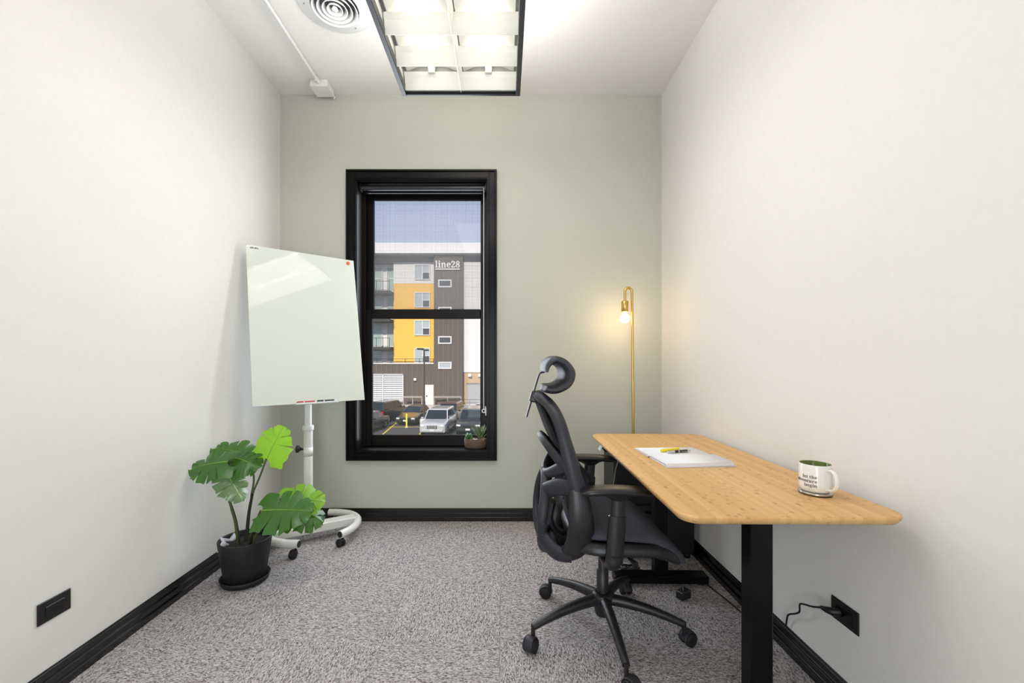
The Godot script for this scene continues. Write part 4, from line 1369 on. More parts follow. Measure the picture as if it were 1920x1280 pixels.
func outlets() -> void:
	outlet("empty black wall outlet on the white wall near the potted plant", Vector3(left_x(-1.538), 0.302, -1.538), Vector3(1, 0, -0.026).normalized(), Vector3(0.026, 0, 1).normalized())
	var o := Vector3(RIGHT, 0.32, -1.46)
	outlet("black wall outlet with a plug in it, below the desk", o, Vector3(-1, 0, 0), Vector3(0, 0, 1))
	var c := thing("power_cable", "black power cable plugged into the wall outlet and dropping behind the baseboard", "cable", o)
	var P := mat("cord_black", Color(0.035, 0.035, 0.037), 0.45)
	var pl := S()
	tube(pl, [Vector3(-0.008, -0.002, -0.018), Vector3(-0.030, -0.002, -0.022), Vector3(-0.040, -0.004, -0.040), Vector3(-0.044, -0.006, -0.056)], [0.0135, 0.014, 0.010, 0.006], 12)
	part("plug", pl, P, c)
	var pts := curve([Vector3(-0.044, -0.006, -0.054), Vector3(-0.042, -0.030, -0.10), Vector3(-0.038, -0.052, -0.155), Vector3(-0.034, -0.068, -0.178), Vector3(-0.030, -0.100, -0.186), Vector3(-0.026, -0.125, -0.215), Vector3(-0.020, -0.160, -0.265), Vector3(-0.014, -0.200, -0.285), Vector3(-0.012, -0.226, -0.292)], 5)
	part("wire", tube(S(), pts, 0.0034, 8), P, c)

func under_desk() -> void:
	# low black cabinet beyond the far end of the desk
	var k := thing("storage_cabinet", "low black metal cabinet behind the far end of the desk", "cabinet", Vector3(0.905, 0, -2.675))
	var M := mat("cabinet_black", Color(0.035, 0.035, 0.037), 0.5)
	part("body", span(S(), Vector3(-0.245, 0.03, -0.125), Vector3(0.245, 0.64, 0.125), 0.004), M, k)
	for q in [[0.34, 0.63], [0.04, 0.33]]:
		var dr := part("drawer", span(S(), Vector3(-0.238, q[0], 0.1255), Vector3(0.238, q[1], 0.138), 0.003), M, k)
		part("handle", span(S(), Vector3(-0.06, q[1] - 0.05, 0.1385), Vector3(0.06, q[1] - 0.038, 0.150), 0.003), mats["black_metal"], dr)
	for x in [-0.21, 0.21]:
		for z in [-0.1, 0.1]:
			part("foot", lathe(S(), [Vector2(0.0001, 0), Vector2(0.018, 0), Vector2(0.018, 0.03), Vector2(0.0001, 0.03)], Vector3(x, 0, z), 12), M, k)
	# plug-in adapter lying on the carpet
	var a := thing("power_adapter", "small black plug adapter with metal prongs lying on the carpet under the desk", "adapter", Vector3(0.905, 0, -2.13), 0.5)
	part("body", span(S(), Vector3(-0.034, 0, -0.022), Vector3(0.034, 0.042, 0.022), 0.005), mats["black_plastic"], a)
	for z in [-0.007, 0.007]:
		part("prong", box(S(), Vector3(-0.012, 0.050, z), Vector3(0.006, 0.016, 0.0016), 0.0005), mats["chrome"], a)
	var P := mat("cord_black", Color(0.035, 0.035, 0.037), 0.45)
	var w := thing("floor_cable", "thin black cable lying on the carpet along the desk wall baseboard", "cable", Vector3(1.09, 0, -2.0))
	part("wire", tube(S(), curve([Vector3(-0.03, 0.004, -0.36), Vector3(0.0, 0.004, -0.22), Vector3(0.03, 0.004, -0.05), Vector3(0.038, 0.004, 0.08), Vector3(0.015, 0.004, 0.14), Vector3(0.02, 0.004, 0.20)], 5), 0.0032, 8), P, w)
	w = thing("tangled_cable", "tangle of thin black cable on the carpet behind the desk foot", "cable", Vector3(0.72, 0, -2.42))
	var pts := []
	for i in 26:
		var q := i * 0.9
		pts.append(Vector3(0.05 * sin(q) + 0.02 * sin(q * 2.7), 0.005 + 0.012 * absf(sin(q * 1.7)), 0.035 * cos(q * 1.3)))
	part("wire", tube(S(), curve(pts, 4), 0.003, 6), P, w)
	w = thing("hanging_cable", "thin pale cable hanging down beside the black cabinet", "cable", Vector3(0.655, 0, -2.50))
	part("wire", tube(S(), curve([Vector3(0.035, 0.715, 0.04), Vector3(0.012, 0.62, 0.03), Vector3(-0.008, 0.52, 0.02), Vector3(-0.012, 0.40, 0.01), Vector3(0.0, 0.20, 0.0), Vector3(0.0, 0.004, 0.0)], 5), 0.0022, 6), mat("cable_pale", Color(0.55, 0.55, 0.55), 0.4), w)

# ------------------------------------------------------------------ planter on the sill
func sill_planter() -> void:
	var o := Vector3(-0.222, WY0 + 0.004, BACK - 0.058)
	var t := thing("succulent_planter", "small oval clay planter with two succulents and pebbles on the window sill", "planter", o)
	var clay := grained("planter_clay", Color(0.36, 0.27, 0.22), 0.7, 0.12, Vector3(9, 9, 9), 0.03)
	part("bowl", lathe(S(), [Vector2(0.0001, 0.0), Vector2(0.84, 0.0), Vector2(0.94, 0.008), Vector2(1.0, 0.035), Vector2(1.0, 0.070), Vector2(0.97, 0.073), Vector2(0.93, 0.070), Vector2(0.92, 0.055)], Vector3.ZERO, 36, Basis.IDENTITY, true, Vector2(0.086, 0.044)), clay, t)
	part("soil", lathe(S(), [Vector2(0.93, 0.058), Vector2(0.5, 0.062), Vector2(0.0001, 0.063)], Vector3.ZERO, 24, Basis.IDENTITY, true, Vector2(0.086, 0.044)), mat("planter_soil", Color(0.22, 0.15, 0.10), 0.95), t)
	var r := RandomNumberGenerator.new()
	r.seed = 3
	var pc := [mat("pebble_pale", Color(0.80, 0.77, 0.72), 0.6), mat("pebble_tan", Color(0.70, 0.52, 0.36), 0.6)]
	for i in 16:
		var x := r.randf_range(-0.06, 0.068)
		var z := r.randf_range(-0.01, 0.03)
		part("pebble", sphere(S(), Vector3(x, 0.067, z), Vector3(r.randf_range(0.006, 0.012), 0.006, r.randf_range(0.006, 0.009)), 9, 6), pc[i % 2], t)
	var ga := mat("succulent_green", Color(0.24, 0.42, 0.16), 0.4)
	ga.backlight_enabled = true
	ga.backlight = Color(0.25, 0.40, 0.10)
	var gb := mat("aloe_green", Color(0.36, 0.44, 0.27), 0.4)
	for i in 22:
		var a := i * 2.4
		var lift := 0.25 + 0.055 * i
		var d := Vector3(cos(a), lift, sin(a)).normalized()
		var b := Vector3(-0.052, 0.062 + 0.0012 * i, 0.004)
		part("leaf", tube(S(), [b, b + d * 0.016, b + d * 0.030, b + d * 0.036], [0.003, 0.008, 0.0065, 0.001], 8), ga, t)
	for i in 20:
		var a := i * 2.4
		var lift := 1.1 + 0.16 * i
		var d := Vector3(cos(a), lift, sin(a) * 0.8).normalized()
		var b := Vector3(0.040, 0.060, 0.0)
		var len := 0.125
		var bend := Vector3(cos(a), 0, sin(a) * 0.5) * 0.012
		part("leaf", tube(S(), [b, b + d * len * 0.4, b + d * len * 0.75 + bend * 0.6, b + d * len + bend * 1.3], [0.004, 0.0052, 0.0036, 0.0006], 7), gb, t)

# ------------------------------------------------------------------ outside
func outside_ground() -> void:
	var g := structure("ground")
	var asphalt := grained("asphalt", Color(0.30, 0.285, 0.275), 0.92, 0.10, Vector3(0.5, 0.5, 0.5), 0.06)
	part("asphalt", span(S(), Vector3(-60, LOT - 0.4, -70), Vector3(60, LOT, -6)), asphalt, g)
	var lane := grained("worn_asphalt", Color(0.60, 0.57, 0.54), 0.92, 0.06, Vector3(0.5, 0.5, 0.5), 0.06)
	part("lane", span(S(), Vector3(-60, LOT, -46.2), Vector3(60, LOT + 0.012, -37.6)), lane, g)
	var walk := grained("concrete_walk", Color(0.80, 0.78, 0.75), 0.9, 0.05, Vector3(0.6, 0.6, 0.6), 0.06)
	part("sidewalk", span(S(), Vector3(-60, LOT, -52), Vector3(60, LOT + 0.15, -46.2), 0.02), walk, g)
	var m := structure("road_marking")
	var y := mat("line_yellow", Color(0.90, 0.80, 0.25), 0.7)
	for x in [-14.6, -11.9, -9.15, -6.5, -3.65, -0.9, 1.8]:
		var k := 0.10 if x < -9 and x > -10 else -0.03
		part("stripe", prism(S(), [Vector2(x + 0.35, -30.0), Vector2(x + 0.47, -30.0), Vector2(x - 0.10, -37.0), Vector2(x - 0.22, -37.0)], LOT + 0.001, LOT + 0.008), y, m)
	part("stripe", span(S(), Vector3(-16, LOT + 0.001, -33.75), Vector3(4, LOT + 0.007, -33.63)), y, m)

func pane_window(parent: Node3D, x0: float, x1: float, y0: float, y1: float, z: float, dark_low: bool) -> void:
	var fr: Material = mat("vinyl_white", Color(0.86, 0.86, 0.86), 0.5)
	var s := S()
	var t := 0.09
	span(s, Vector3(x0, y0, z), Vector3(x0 + t, y1, z + 0.12))
	span(s, Vector3(x1 - t, y0, z), Vector3(x1, y1, z + 0.12))
	span(s, Vector3(x0 + t, y0, z), Vector3(x1 - t, y0 + t, z + 0.12))
	span(s, Vector3(x0 + t, y1 - t, z), Vector3(x1 - t, y1, z + 0.12))
	var xm := lerpf(x0, x1, 0.52)
	span(s, Vector3(xm - t / 2, y0 + t, z), Vector3(xm + t / 2, y1 - t, z + 0.12))
	var ym := lerpf(y0, y1, 0.48)
	span(s, Vector3(xm + t / 2, ym - t / 2, z), Vector3(x1 - t, ym + t / 2, z + 0.12))
	var f := part("window", s, fr, parent)
	var day := mat("glass_pale", Color(0.68, 0.72, 0.74), 0.12)
	var dim := mat("glass_dark", Color(0.30, 0.30, 0.31), 0.1)
	part("pane", span(S(), Vector3(x0 + t, y0 + t, z + 0.03), Vector3(xm - t / 2, y1 - t, z + 0.05)), day, f)
	part("pane", span(S(), Vector3(xm + t / 2, ym + t / 2, z + 0.03), Vector3(x1 - t, y1 - t, z + 0.05)), day, f)
	part("pane", span(S(), Vector3(xm + t / 2, y0 + t, z + 0.03), Vector3(x1 - t, ym - t / 2, z + 0.05)), dim if dark_low else day, f)

func railing(parent: Node3D, x0: float, x1: float, y0: float, y1: float, z: float, step: float, m: Material, bars := true) -> void:
	var s := S()
	span(s, Vector3(x0, y1 - 0.05, z - 0.03), Vector3(x1, y1, z + 0.03))
	span(s, Vector3(x0, y0 + 0.08, z - 0.02), Vector3(x1, y0 + 0.12, z + 0.02))
	if not bars: span(s, Vector3(x0, (y0 + y1) / 2, z - 0.02), Vector3(x1, (y0 + y1) / 2 + 0.04, z + 0.02))
	var n := int(round((x1 - x0) / step))
	for i in n + 1:
		var x := lerpf(x0, x1, float(i) / n)
		span(s, Vector3(x - 0.025, y0, z - 0.025), Vector3(x + 0.025, y1, z + 0.025))
	part("railing", s, m, parent)

func clad(parent: Node3D, called: String, a: Vector3, b: Vector3, m: Material, rib: Material, step := 0.62) -> void:
	# flat siding panel with proud vertical battens
	var base := part(called, span(S(), a, b), m, parent)
	var s := S()
	var n := int((b.x - a.x) / step)
	for i in range(1, n + 1):
		var x := a.x + i * step
		if x > b.x - 0.1: break
		span(s, Vector3(x - 0.03, a.y, b.z), Vector3(x + 0.03, b.y, b.z + 0.05))
	var o := part("batten", s, rib, base)
	o.set_meta("kind", "stuff")

func apartment_block() -> void:
	var t := thing("apartment_building", "apartment building with yellow, white and brown cladding beyond the car park", "building", Vector3(0, LOT, FACADE))
	var off := Vector3(0, -LOT, 0)
	var Z := 0.0
	var yellow := grained("facade_yellow", Color(0.93, 0.73, 0.28), 0.8, 0.02, Vector3(0.1, 0.1, 0.1), 0.05)
	var white := grained("facade_white", Color(0.86, 0.855, 0.85), 0.8, 0.015, Vector3(0.1, 0.1, 0.1), 0.05)
	var brown := grained("facade_brown", Color(0.365, 0.325, 0.30), 0.85, 0.06, Vector3(0.2, 0.2, 0.2), 0.08)
	var rib := mat("facade_batten", Color(0.46, 0.415, 0.385), 0.8)
	var tan := grained("facade_tan", Color(0.74, 0.62, 0.50), 0.85, 0.03, Vector3(0.2, 0.2, 0.2), 0.08)
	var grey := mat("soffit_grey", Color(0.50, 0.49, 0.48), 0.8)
	var iron := mat("rail_iron", Color(0.10, 0.095, 0.09), 0.5)
	var h := func(y): return y - LOT
	# core mass, set back
	part("core_wall", span(S(), Vector3(-30, 0, -10), Vector3(12, h.call(13.7), -0.9)), white, t)
	# yellow bay with the white storey above it
	part("yellow_wall", span(S(), Vector3(-13.165, h.call(0.88), -0.9), Vector3(-8.24, h.call(10.346), Z)), yellow, t)
	part("white_wall", span(S(), Vector3(-13.165, h.call(10.346), -0.9), Vector3(-8.24, h.call(12.85), Z + 0.03)), white, t)
	# brown stair tower and podium
	clad(t, "tower_wall", Vector3(-8.24, 0, -3), Vector3(-4.905, h.call(13.55), Z + 0.9), brown, rib, 0.56)
	clad(t, "podium_wall", Vector3(-24, 0, -3), Vector3(-8.24, h.call(0.82), Z + 0.6), brown, rib, 0.60)
	part("podium_coping", span(S(), Vector3(-24, h.call(0.82), Z + 0.1), Vector3(-8.24, h.call(0.94), Z + 0.7)), white, t)
	# right wing: white above, tan base
	part("white_wall", span(S(), Vector3(-4.905, h.call(-0.17), -3), Vector3(8, h.call(12.85), Z + 0.3)), white, t)
	part("tan_wall", span(S(), Vector3(-4.905, 0, -3), Vector3(8, h.call(-0.17), Z + 0.2)), tan, t)
	part("roller_door", span(S(), Vector3(-4.43, 0.15, Z + 0.2), Vector3(-1.6, h.call(-1.55), Z + 0.26)), mat("door_grey", Color(0.62, 0.63, 0.64), 0.5), t)
	part("door_head", span(S(), Vector3(-4.5, h.call(-1.55), Z + 0.2), Vector3(-1.5, h.call(-1.42), Z + 0.32)), grey, t)
	for x in [-4.1, -2.9]:
		part("wall_light", span(S(), Vector3(x - 0.2, h.call(-0.70), Z + 0.2), Vector3(x + 0.2, h.call(-0.36), Z + 0.55), 0.04), white, t)
	# roof slab with a deep white fascia and grey soffit, carried forward over the walls
	part("roof_fascia", span(S(), Vector3(-31, h.call(13.62), -11), Vector3(13, h.call(14.82), Z + 1.35)), mat("fascia_white", Color(0.93, 0.93, 0.93), 0.6), t)
	part("soffit", span(S(), Vector3(-31, h.call(13.50), -11), Vector3(13, h.call(13.62), Z + 1.25)), grey, t)
	part("shade_strip", span(S(), Vector3(-31, h.call(12.85), -1), Vector3(-8.24, h.call(13.5), Z + 0.02)), grey, t)  # grey strip: shade below the roof overhang put into the colour
	part("shade_strip", span(S(), Vector3(-4.905, h.call(12.85), -1), Vector3(8, h.call(13.5), Z + 0.29)), grey, t)
	# windows of the bay
	pane_window(t, -10.68, -8.83, h.call(10.79), h.call(12.59), Z + 0.03, true)
	for y in [[7.5, 9.3], [4.2, 6.0], [0.95, 2.72]]:
		pane_window(t, -10.68, -8.83, h.call(y[0]), h.call(y[1]), Z, true)
	# small windows in the tower
	for y in [[9.74, 10.64], [6.55, 7.45], [3.16, 4.05], [0.25, 1.07]]:
		var s := S()
		var x0 := -7.72
		var x1 := -6.16
		var za := Z + 0.9
		span(s, Vector3(x0, h.call(y[0]), za), Vector3(x0 + 0.14, h.call(y[1]), za + 0.12))
		span(s, Vector3(x1 - 0.14, h.call(y[0]), za), Vector3(x1, h.call(y[1]), za + 0.12))
		span(s, Vector3(x0 + 0.14, h.call(y[0]), za), Vector3(x1 - 0.14, h.call(y[0]) + 0.14, za + 0.12))
		span(s, Vector3(x0 + 0.14, h.call(y[1]) - 0.14, za), Vector3(x1 - 0.14, h.call(y[1]), za + 0.12))
		var f := part("window", s, mat("vinyl_white", Color.WHITE), t)
		part("pane", span(S(), Vector3(x0 + 0.14, h.call(y[0]) + 0.14, za + 0.02), Vector3(x1 - 0.14, h.call(y[1]) - 0.14, za + 0.06)), mat("glass_dark", Color.WHITE) if y[0] != 0.25 else mat("glass_pale", Color.WHITE), f)
	# balcony bays on the left, three floors, and again farther along
	for bx in [-13.165, -19.4]:
		for y in [[9.37, 12.75], [6.05, 9.2], [2.78, 6.0], [0.90, 2.6]]:
			var y0: float = y[0]
			var y1: float = y[1]
			for p in [[-1.05, -0.10], [-2.85, -1.55]]:
				var s := S()
				var x0: float = bx + p[0]
				var x1: float = bx + p[1]
				span(s, Vector3(x0, h.call(y0) + 0.1, -0.9), Vector3(x0 + 0.08, h.call(y1) - 0.25, -0.78))
				span(s, Vector3(x1 - 0.08, h.call(y0) + 0.1, -0.9), Vector3(x1, h.call(y1) - 0.25, -0.78))
				span(s, Vector3(x0, h.call(y1) - 0.33, -0.9), Vector3(x1, h.call(y1) - 0.25, -0.78))
				span(s, Vector3(x0, h.call(y0) + 0.1, -0.9), Vector3(x1, h.call(y0) + 0.18, -0.78))
				span(s, Vector3(x0, h.call(lerpf(y0, y1, 0.5)), -0.9), Vector3(x1, h.call(lerpf(y0, y1, 0.5)) + 0.08, -0.78))
				var f := part("window", s, mat("vinyl_white", Color.WHITE), t)
				part("pane", span(S(), Vector3(x0 + 0.08, h.call(y0) + 0.18, -0.87), Vector3(x1 - 0.08, h.call(lerpf(y0, y1, 0.5)), -0.84)), mat("glass_green", Color(0.62, 0.68, 0.66), 0.12), f)
				part("pane", span(S(), Vector3(x0 + 0.08, h.call(lerpf(y0, y1, 0.5)) + 0.08, -0.87), Vector3(x1 - 0.08, h.call(y1) - 0.33, -0.84)), mat("glass_green", Color.WHITE), f)
			if y0 > 2.0:
				var bal := Node3D.new()
				bal.name = "balcony"
				t.add_child(bal, true)
				part("slab", span(S(), Vector3(bx - 3.3, h.call(y0) - 0.30, -0.9), Vector3(bx - 0.15, h.call(y0), Z + 1.1)), mat("balcony_dark", Color(0.22, 0.20, 0.19), 0.7), bal)
				railing(bal, bx - 3.25, bx - 0.2, h.call(y0), h.call(y0) + 1.1, Z + 1.05, 0.76, iron)
	# terrace railing on the podium
	railing(t, -20, -8.35, h.call(0.94), h.call(1.45), Z + 0.45, 1.6, iron)
	# louver screen
	var lv := Node3D.new()
	lv.name = "louver_screen"
	t.add_child(lv, true)
	var alu := mat("louver_metal", Color(0.82, 0.82, 0.83), 0.5)
	var fs := S()
	for x in [-18.9, -16.6, -14.2, -11.86]:
		span(fs, Vector3(x - 0.06, h.call(-3.6), Z + 0.6), Vector3(x + 0.06, h.call(-0.36), Z + 0.82))
	span(fs, Vector3(-18.9, h.call(-0.42), Z + 0.6), Vector3(-11.8, h.call(-0.34), Z + 0.82))
	span(fs, Vector3(-18.9, h.call(-3.62), Z + 0.6), Vector3(-11.8, h.call(-3.54), Z + 0.82))
	span(fs, Vector3(-18.9, h.call(-3.6), Z + 0.6), Vector3(-11.8, h.call(-0.36), Z + 0.62))
	part("frame", fs, alu, lv)
	for i in 13:
		var y: float = h.call(-3.45 + i * 0.245)
		for x in [[-18.84, -16.66], [-16.54, -14.26], [-14.14, -11.92]]:
			var sl := S()
			quad(sl, Vector3(x[0], y, Z + 0.80), Vector3(x[1], y, Z + 0.80), Vector3(x[1], y + 0.17, Z + 0.66), Vector3(x[0], y + 0.17, Z + 0.66))
			quad(sl, Vector3(x[0], y - 0.02, Z + 0.80), Vector3(x[0], y + 0.15, Z + 0.66), Vector3(x[1], y + 0.15, Z + 0.66), Vector3(x[1], y - 0.02, Z + 0.80))
			quad(sl, Vector3(x[0], y - 0.02, Z + 0.80), Vector3(x[1], y - 0.02, Z + 0.80), Vector3(x[1], y, Z + 0.80), Vector3(x[0], y, Z + 0.80))
			part("slat", sl, alu, lv)
	# service door with frame, wall lamp, guard rails along the walk
	var dr := part("door", span(S(), Vector3(-9.25, 0.15, Z + 0.6), Vector3(-8.30, h.call(-1.70), Z + 0.72), 0.02), white, t)
	part("door_frame", span(S(), Vector3(-9.33, 0.15, Z + 0.6), Vector3(-8.245, h.call(-1.62), Z + 0.66)), white, dr)
	part("handle", span(S(), Vector3(-9.15, 1.1, Z + 0.72), Vector3(-9.05, 1.25, Z + 0.80)), iron, dr)
	part("wall_light", span(S(), Vector3(-10.62, h.call(-1.15), Z + 0.6), Vector3(-10.30, h.call(-0.83), Z + 0.85), 0.05), white, t)
	var gr := S()
	for q in [[-11.6, -9.5], [-8.1, -5.0]]:
		span(gr, Vector3(q[0], h.call(-3.05), Z + 1.6), Vector3(q[1], h.call(-2.86), Z + 1.68))
		for x in [q[0], (q[0] + q[1]) / 2, q[1]]: span(gr, Vector3(x - 0.05, 0.15, Z + 1.55), Vector3(x + 0.05, h.call(-2.86), Z + 1.66))
	part("guard_rail", gr, mat("galvanised", Color(0.60, 0.57, 0.55), 0.5), t)
	railing(t, -6.9, 2.0, 0.15, h.call(-3.15), Z + 2.6, 1.55, iron, false)
	# sign on the tower
	var sign := words("line28", 1.05, 0.10, "Droid Serif", true)
	var so := part("sign_lettering", sign, mat("sign_white", Color(0.94, 0.94, 0.93), 0.5), t)
	var bb := sign.get_aabb()
	var k := 2.86 / bb.size.x
	so.scale = Vector3(k, 0.80 / bb.size.y, 1)
	so.position = Vector3(-6.63 - k * (bb.position.x + bb.size.x / 2), h.call(12.42) - 0.80 / bb.size.y * (bb.position.y + bb.size.y / 2), Z + 1.02)
	part("sign_bar", span(S(), Vector3(-8.06, h.call(11.78), Z + 0.95), Vector3(-5.20, h.call(11.90), Z + 1.08)), mat("sign_white", Color.WHITE), t)

# ------------------------------------------------------------------ cars
func car_ring(z: float, hw: float, y0: float, y1: float, tuck: float, ch: float) -> PackedVector3Array:
	var r := PackedVector3Array()
	for p in [Vector2(hw * 0.92, y0), Vector2(hw, y0 + ch), Vector2(hw, lerpf(y0, y1, 0.6)), Vector2(hw - tuck * 0.5, y1 - ch), Vector2(hw - tuck - ch, y1), Vector2(0, y1 + 0.02)]:
		r.append(Vector3(p.x, p.y, z))
	for p in [Vector2(hw - tuck - ch, y1), Vector2(hw - tuck * 0.5, y1 - ch), Vector2(hw, lerpf(y0, y1, 0.6)), Vector2(hw, y0 + ch), Vector2(hw * 0.92, y0)]:
		r.append(Vector3(-p.x, p.y, z))
	return r

# drives towards +z; spec: length, width, height, belt height, hood length, tail length
func car(called: String, label: String, at: Vector3, turn: float, L: float, W: float, H: float, belt: float, hood: float, tail: float, paint: Material, suv: bool, roof_mat: Material = null, slots := 0, rails := false) -> Node3D:
	var t := thing(called, label, "car", at, turn)
	var f := L / 2
	var hw := W / 2
	var y0 := 0.30 if suv else 0.20
	var nose := belt * (0.90 if suv else 0.78)
	var rings := [
		car_ring(f, hw * 0.80, y0 + 0.08, nose * 0.80, 0.04, 0.05), car_ring(f - 0.10, hw * 0.94, y0, nose * 0.93, 0.05, 0.07), car_ring(f - 0.35, hw, y0, nose, 0.06, 0.08),
		car_ring(f - hood, hw, y0, belt, 0.05, 0.07), car_ring(-f + tail + 0.1, hw, y0, belt + 0.02, 0.05, 0.07), car_ring(-f + 0.25, hw * 0.98, y0, belt * (1.0 if suv else 0.97), 0.05, 0.08), car_ring(-f + 0.05, hw * 0.94, y0 + 0.05, belt * 0.93, 0.05, 0.07), car_ring(-f, hw * 0.86, y0 + 0.12, belt * 0.84, 0.05, 0.05)]
	part("body", loft(S(), rings, true, true, false), paint, t)
	# cabin
	var zf := f - hood + 0.05
	var zr := -f + (0.12 if suv else tail)
	var rake := 0.55 if suv else 0.75
	var back := 0.25 if suv else 0.55
	var bw := hw - 0.08
	var rw := hw - (0.20 if suv else 0.26)
	var A := [Vector3(bw, belt - 0.02, zf), Vector3(-bw, belt - 0.02, zf), Vector3(-bw, belt - 0.02, zr), Vector3(bw, belt - 0.02, zr)]
	var B := [Vector3(rw, H - 0.05, zf - rake), Vector3(-rw, H - 0.05, zf - rake), Vector3(-rw, H - 0.05, zr + back), Vector3(rw, H - 0.05, zr + back)]
	var C := [Vector3(rw - 0.10, H, zf - rake - 0.15), Vector3(-rw + 0.10, H, zf - rake - 0.15), Vector3(-rw + 0.10, H, zr + back + 0.12), Vector3(rw - 0.10, H, zr + back + 0.12)]
	var cab := S()
	loft(cab, [PackedVector3Array(A), PackedVector3Array(B)], true, false, false)
	part("cabin", cab, paint, t)
	var rf := S()
	loft(rf, [PackedVector3Array(B), PackedVector3Array(C)], true, true, false)
	part("roof", rf, roof_mat if roof_mat else paint, t)
	var glass := mat("car_glass", Color(0.07, 0.08, 0.085), 0.06, 0.0, 0.6)
	var ins := func(a: Vector3, b: Vector3, c: Vector3, d: Vector3, called_part: String, m: Material, k := 0.10):
		var n := (b - a).cross(d - a).normalized()
		var mid := (a + b + c + d) / 4.0
		if n.dot(mid - Vector3(0, belt, 0)) < 0: n = -n
		var q := S()
		var P := []
		for v in [a, b, c, d]:
			P.append(v.lerp(mid, k) + n * 0.012)
		var Q := []
		for v in P: Q.append(v - n * 0.02)
		quad(q, P[0], P[1], P[2], P[3])
		for i in 4:
			quad(q, P[i], Q[i], Q[(i + 1) % 4], P[(i + 1) % 4])
		part(called_part, q, m, t)
	ins.call(A[0], A[1], B[1], B[0], "windshield", glass, 0.09)
	ins.call(A[2], A[3], B[3], B[2], "rear_window", glass, 0.12)
	for sd in [[0, 3], [1, 2]]:
		var a: Vector3 = A[sd[0]]
		var b: Vector3 = A[sd[1]]
		var c: Vector3 = B[sd[1]]
		var d: Vector3 = B[sd[0]]
		ins.call(a, a.lerp(b, 0.52), d.lerp(c, 0.52), d, "side_window", glass, 0.11)
		ins.call(a.lerp(b, 0.52), b, c, d.lerp(c, 0.52), "side_window", glass, 0.11)
	# wheels
	var tyre := mat("tyre", Color(0.05, 0.05, 0.05), 0.8)
	var rim := mat("wheel_rim", Color(0.55, 0.55, 0.56), 0.35, 0.6)
	var wr := 0.36 if suv else 0.32
	for x in [-1.0, 1.0]:
		for z in [f - 0.85, -f + 0.85]:
			var wb := Basis(Vector3(0, 0, 1), PI / 2)
			var wp := Vector3(x * (hw - 0.10), wr, z)
			var wh := part("wheel", lathe(S(), [Vector2(0.2, -0.11), Vector2(wr - 0.04, -0.115), Vector2(wr, -0.08), Vector2(wr, 0.08), Vector2(wr - 0.04, 0.115), Vector2(0.2, 0.11)], wp, 22, wb), tyre, t)
			part("rim", lathe(S(), [Vector2(0.0001, 0.085), Vector2(0.09, 0.10), Vector2(0.21, 0.095), Vector2(0.21, -0.095), Vector2(0.09, -0.10), Vector2(0.0001, -0.085)], wp, 16, wb), rim, wh)
	# lights, bumper, plate, mirrors
	var lamp_glass := mat("headlamp", Color(0.86, 0.87, 0.88), 0.12)
	var red := mat("tail_lamp", Color(0.75, 0.08, 0.09), 0.2)
	var dark := mat("car_trim", Color(0.05, 0.05, 0.05), 0.5)
	for x in [-1.0, 1.0]:
		part("headlight", box(S(), Vector3(x * hw * 0.72, nose * 0.80, f - 0.055), Vector3(hw * 0.34, 0.13, 0.14), 0.03, Basis(Vector3.UP, x * 0.30)), lamp_glass, t)
		part("tail_light", box(S(), Vector3(x * hw * 0.84, belt * 0.80, -f + 0.06), Vector3(hw * 0.20, 0.30 if suv else 0.16, 0.12), 0.02), red, t)
		part("mirror", box(S(), Vector3(x * (hw + 0.10), belt + 0.06, zf - 0.18), Vector3(0.20, 0.14, 0.10), 0.03), dark if roof_mat else paint, t)
	part("grille", box(S(), Vector3(0, nose * 0.74, f - 0.005), Vector3(hw * 0.85, 0.16, 0.05), 0.02), dark if slots == 0 else paint, t)
	for i in slots:
		part("grille_slot", box(S(), Vector3((i - (slots - 1) / 2.0) * 0.105, nose * 0.72, f + 0.02), Vector3(0.062, 0.24, 0.02), 0.008), dark, t)
	part("bumper", box(S(), Vector3(0, y0 + 0.16, f - 0.02), Vector3(W * 0.82, 0.18, 0.16), 0.04), paint if suv else dark, t)
	part("bumper", box(S(), Vector3(0, y0 + 0.18, -f + 0.02), Vector3(W * 0.88, 0.18, 0.14), 0.04), mats["chrome"] if called == "pickup_suv" else paint, t)
	part("number_plate", box(S(), Vector3(0, y0 + 0.22, f + 0.065), Vector3(0.32, 0.13, 0.01)), mat("plate_white", Color(0.85, 0.85, 0.85), 0.5), t)
	if rails:
		for x in [-1.0, 1.0]:
			part("roof_rail", tube(S(), curve([Vector3(x * (rw - 0.04), H - 0.02, zf - rake - 0.2), Vector3(x * (rw - 0.06), H + 0.06, zf - rake - 0.4), Vector3(x * (rw - 0.06), H + 0.06, zr + back + 0.4), Vector3(x * (rw - 0.04), H - 0.02, zr + back + 0.2)], 4), 0.022, 8), mat("rail_silver", Color(0.70, 0.70, 0.70), 0.35), t)
		for z in [zf - rake - 0.55, zr + back + 0.7]:
			part("roof_bar", span(S(), Vector3(-rw + 0.06, H + 0.055, z - 0.03), Vector3(rw - 0.06, H + 0.08, z + 0.03), 0.008), mat("rail_silver", Color.WHITE), t)
	return t

func paint(called: String, c: Color) -> StandardMaterial3D:
	var m := mat(called, c, 0.3, 0.0, 0.5)
	m.clearcoat_enabled = true
	m.clearcoat = 1.0
	m.clearcoat_roughness = 0.06
	return m

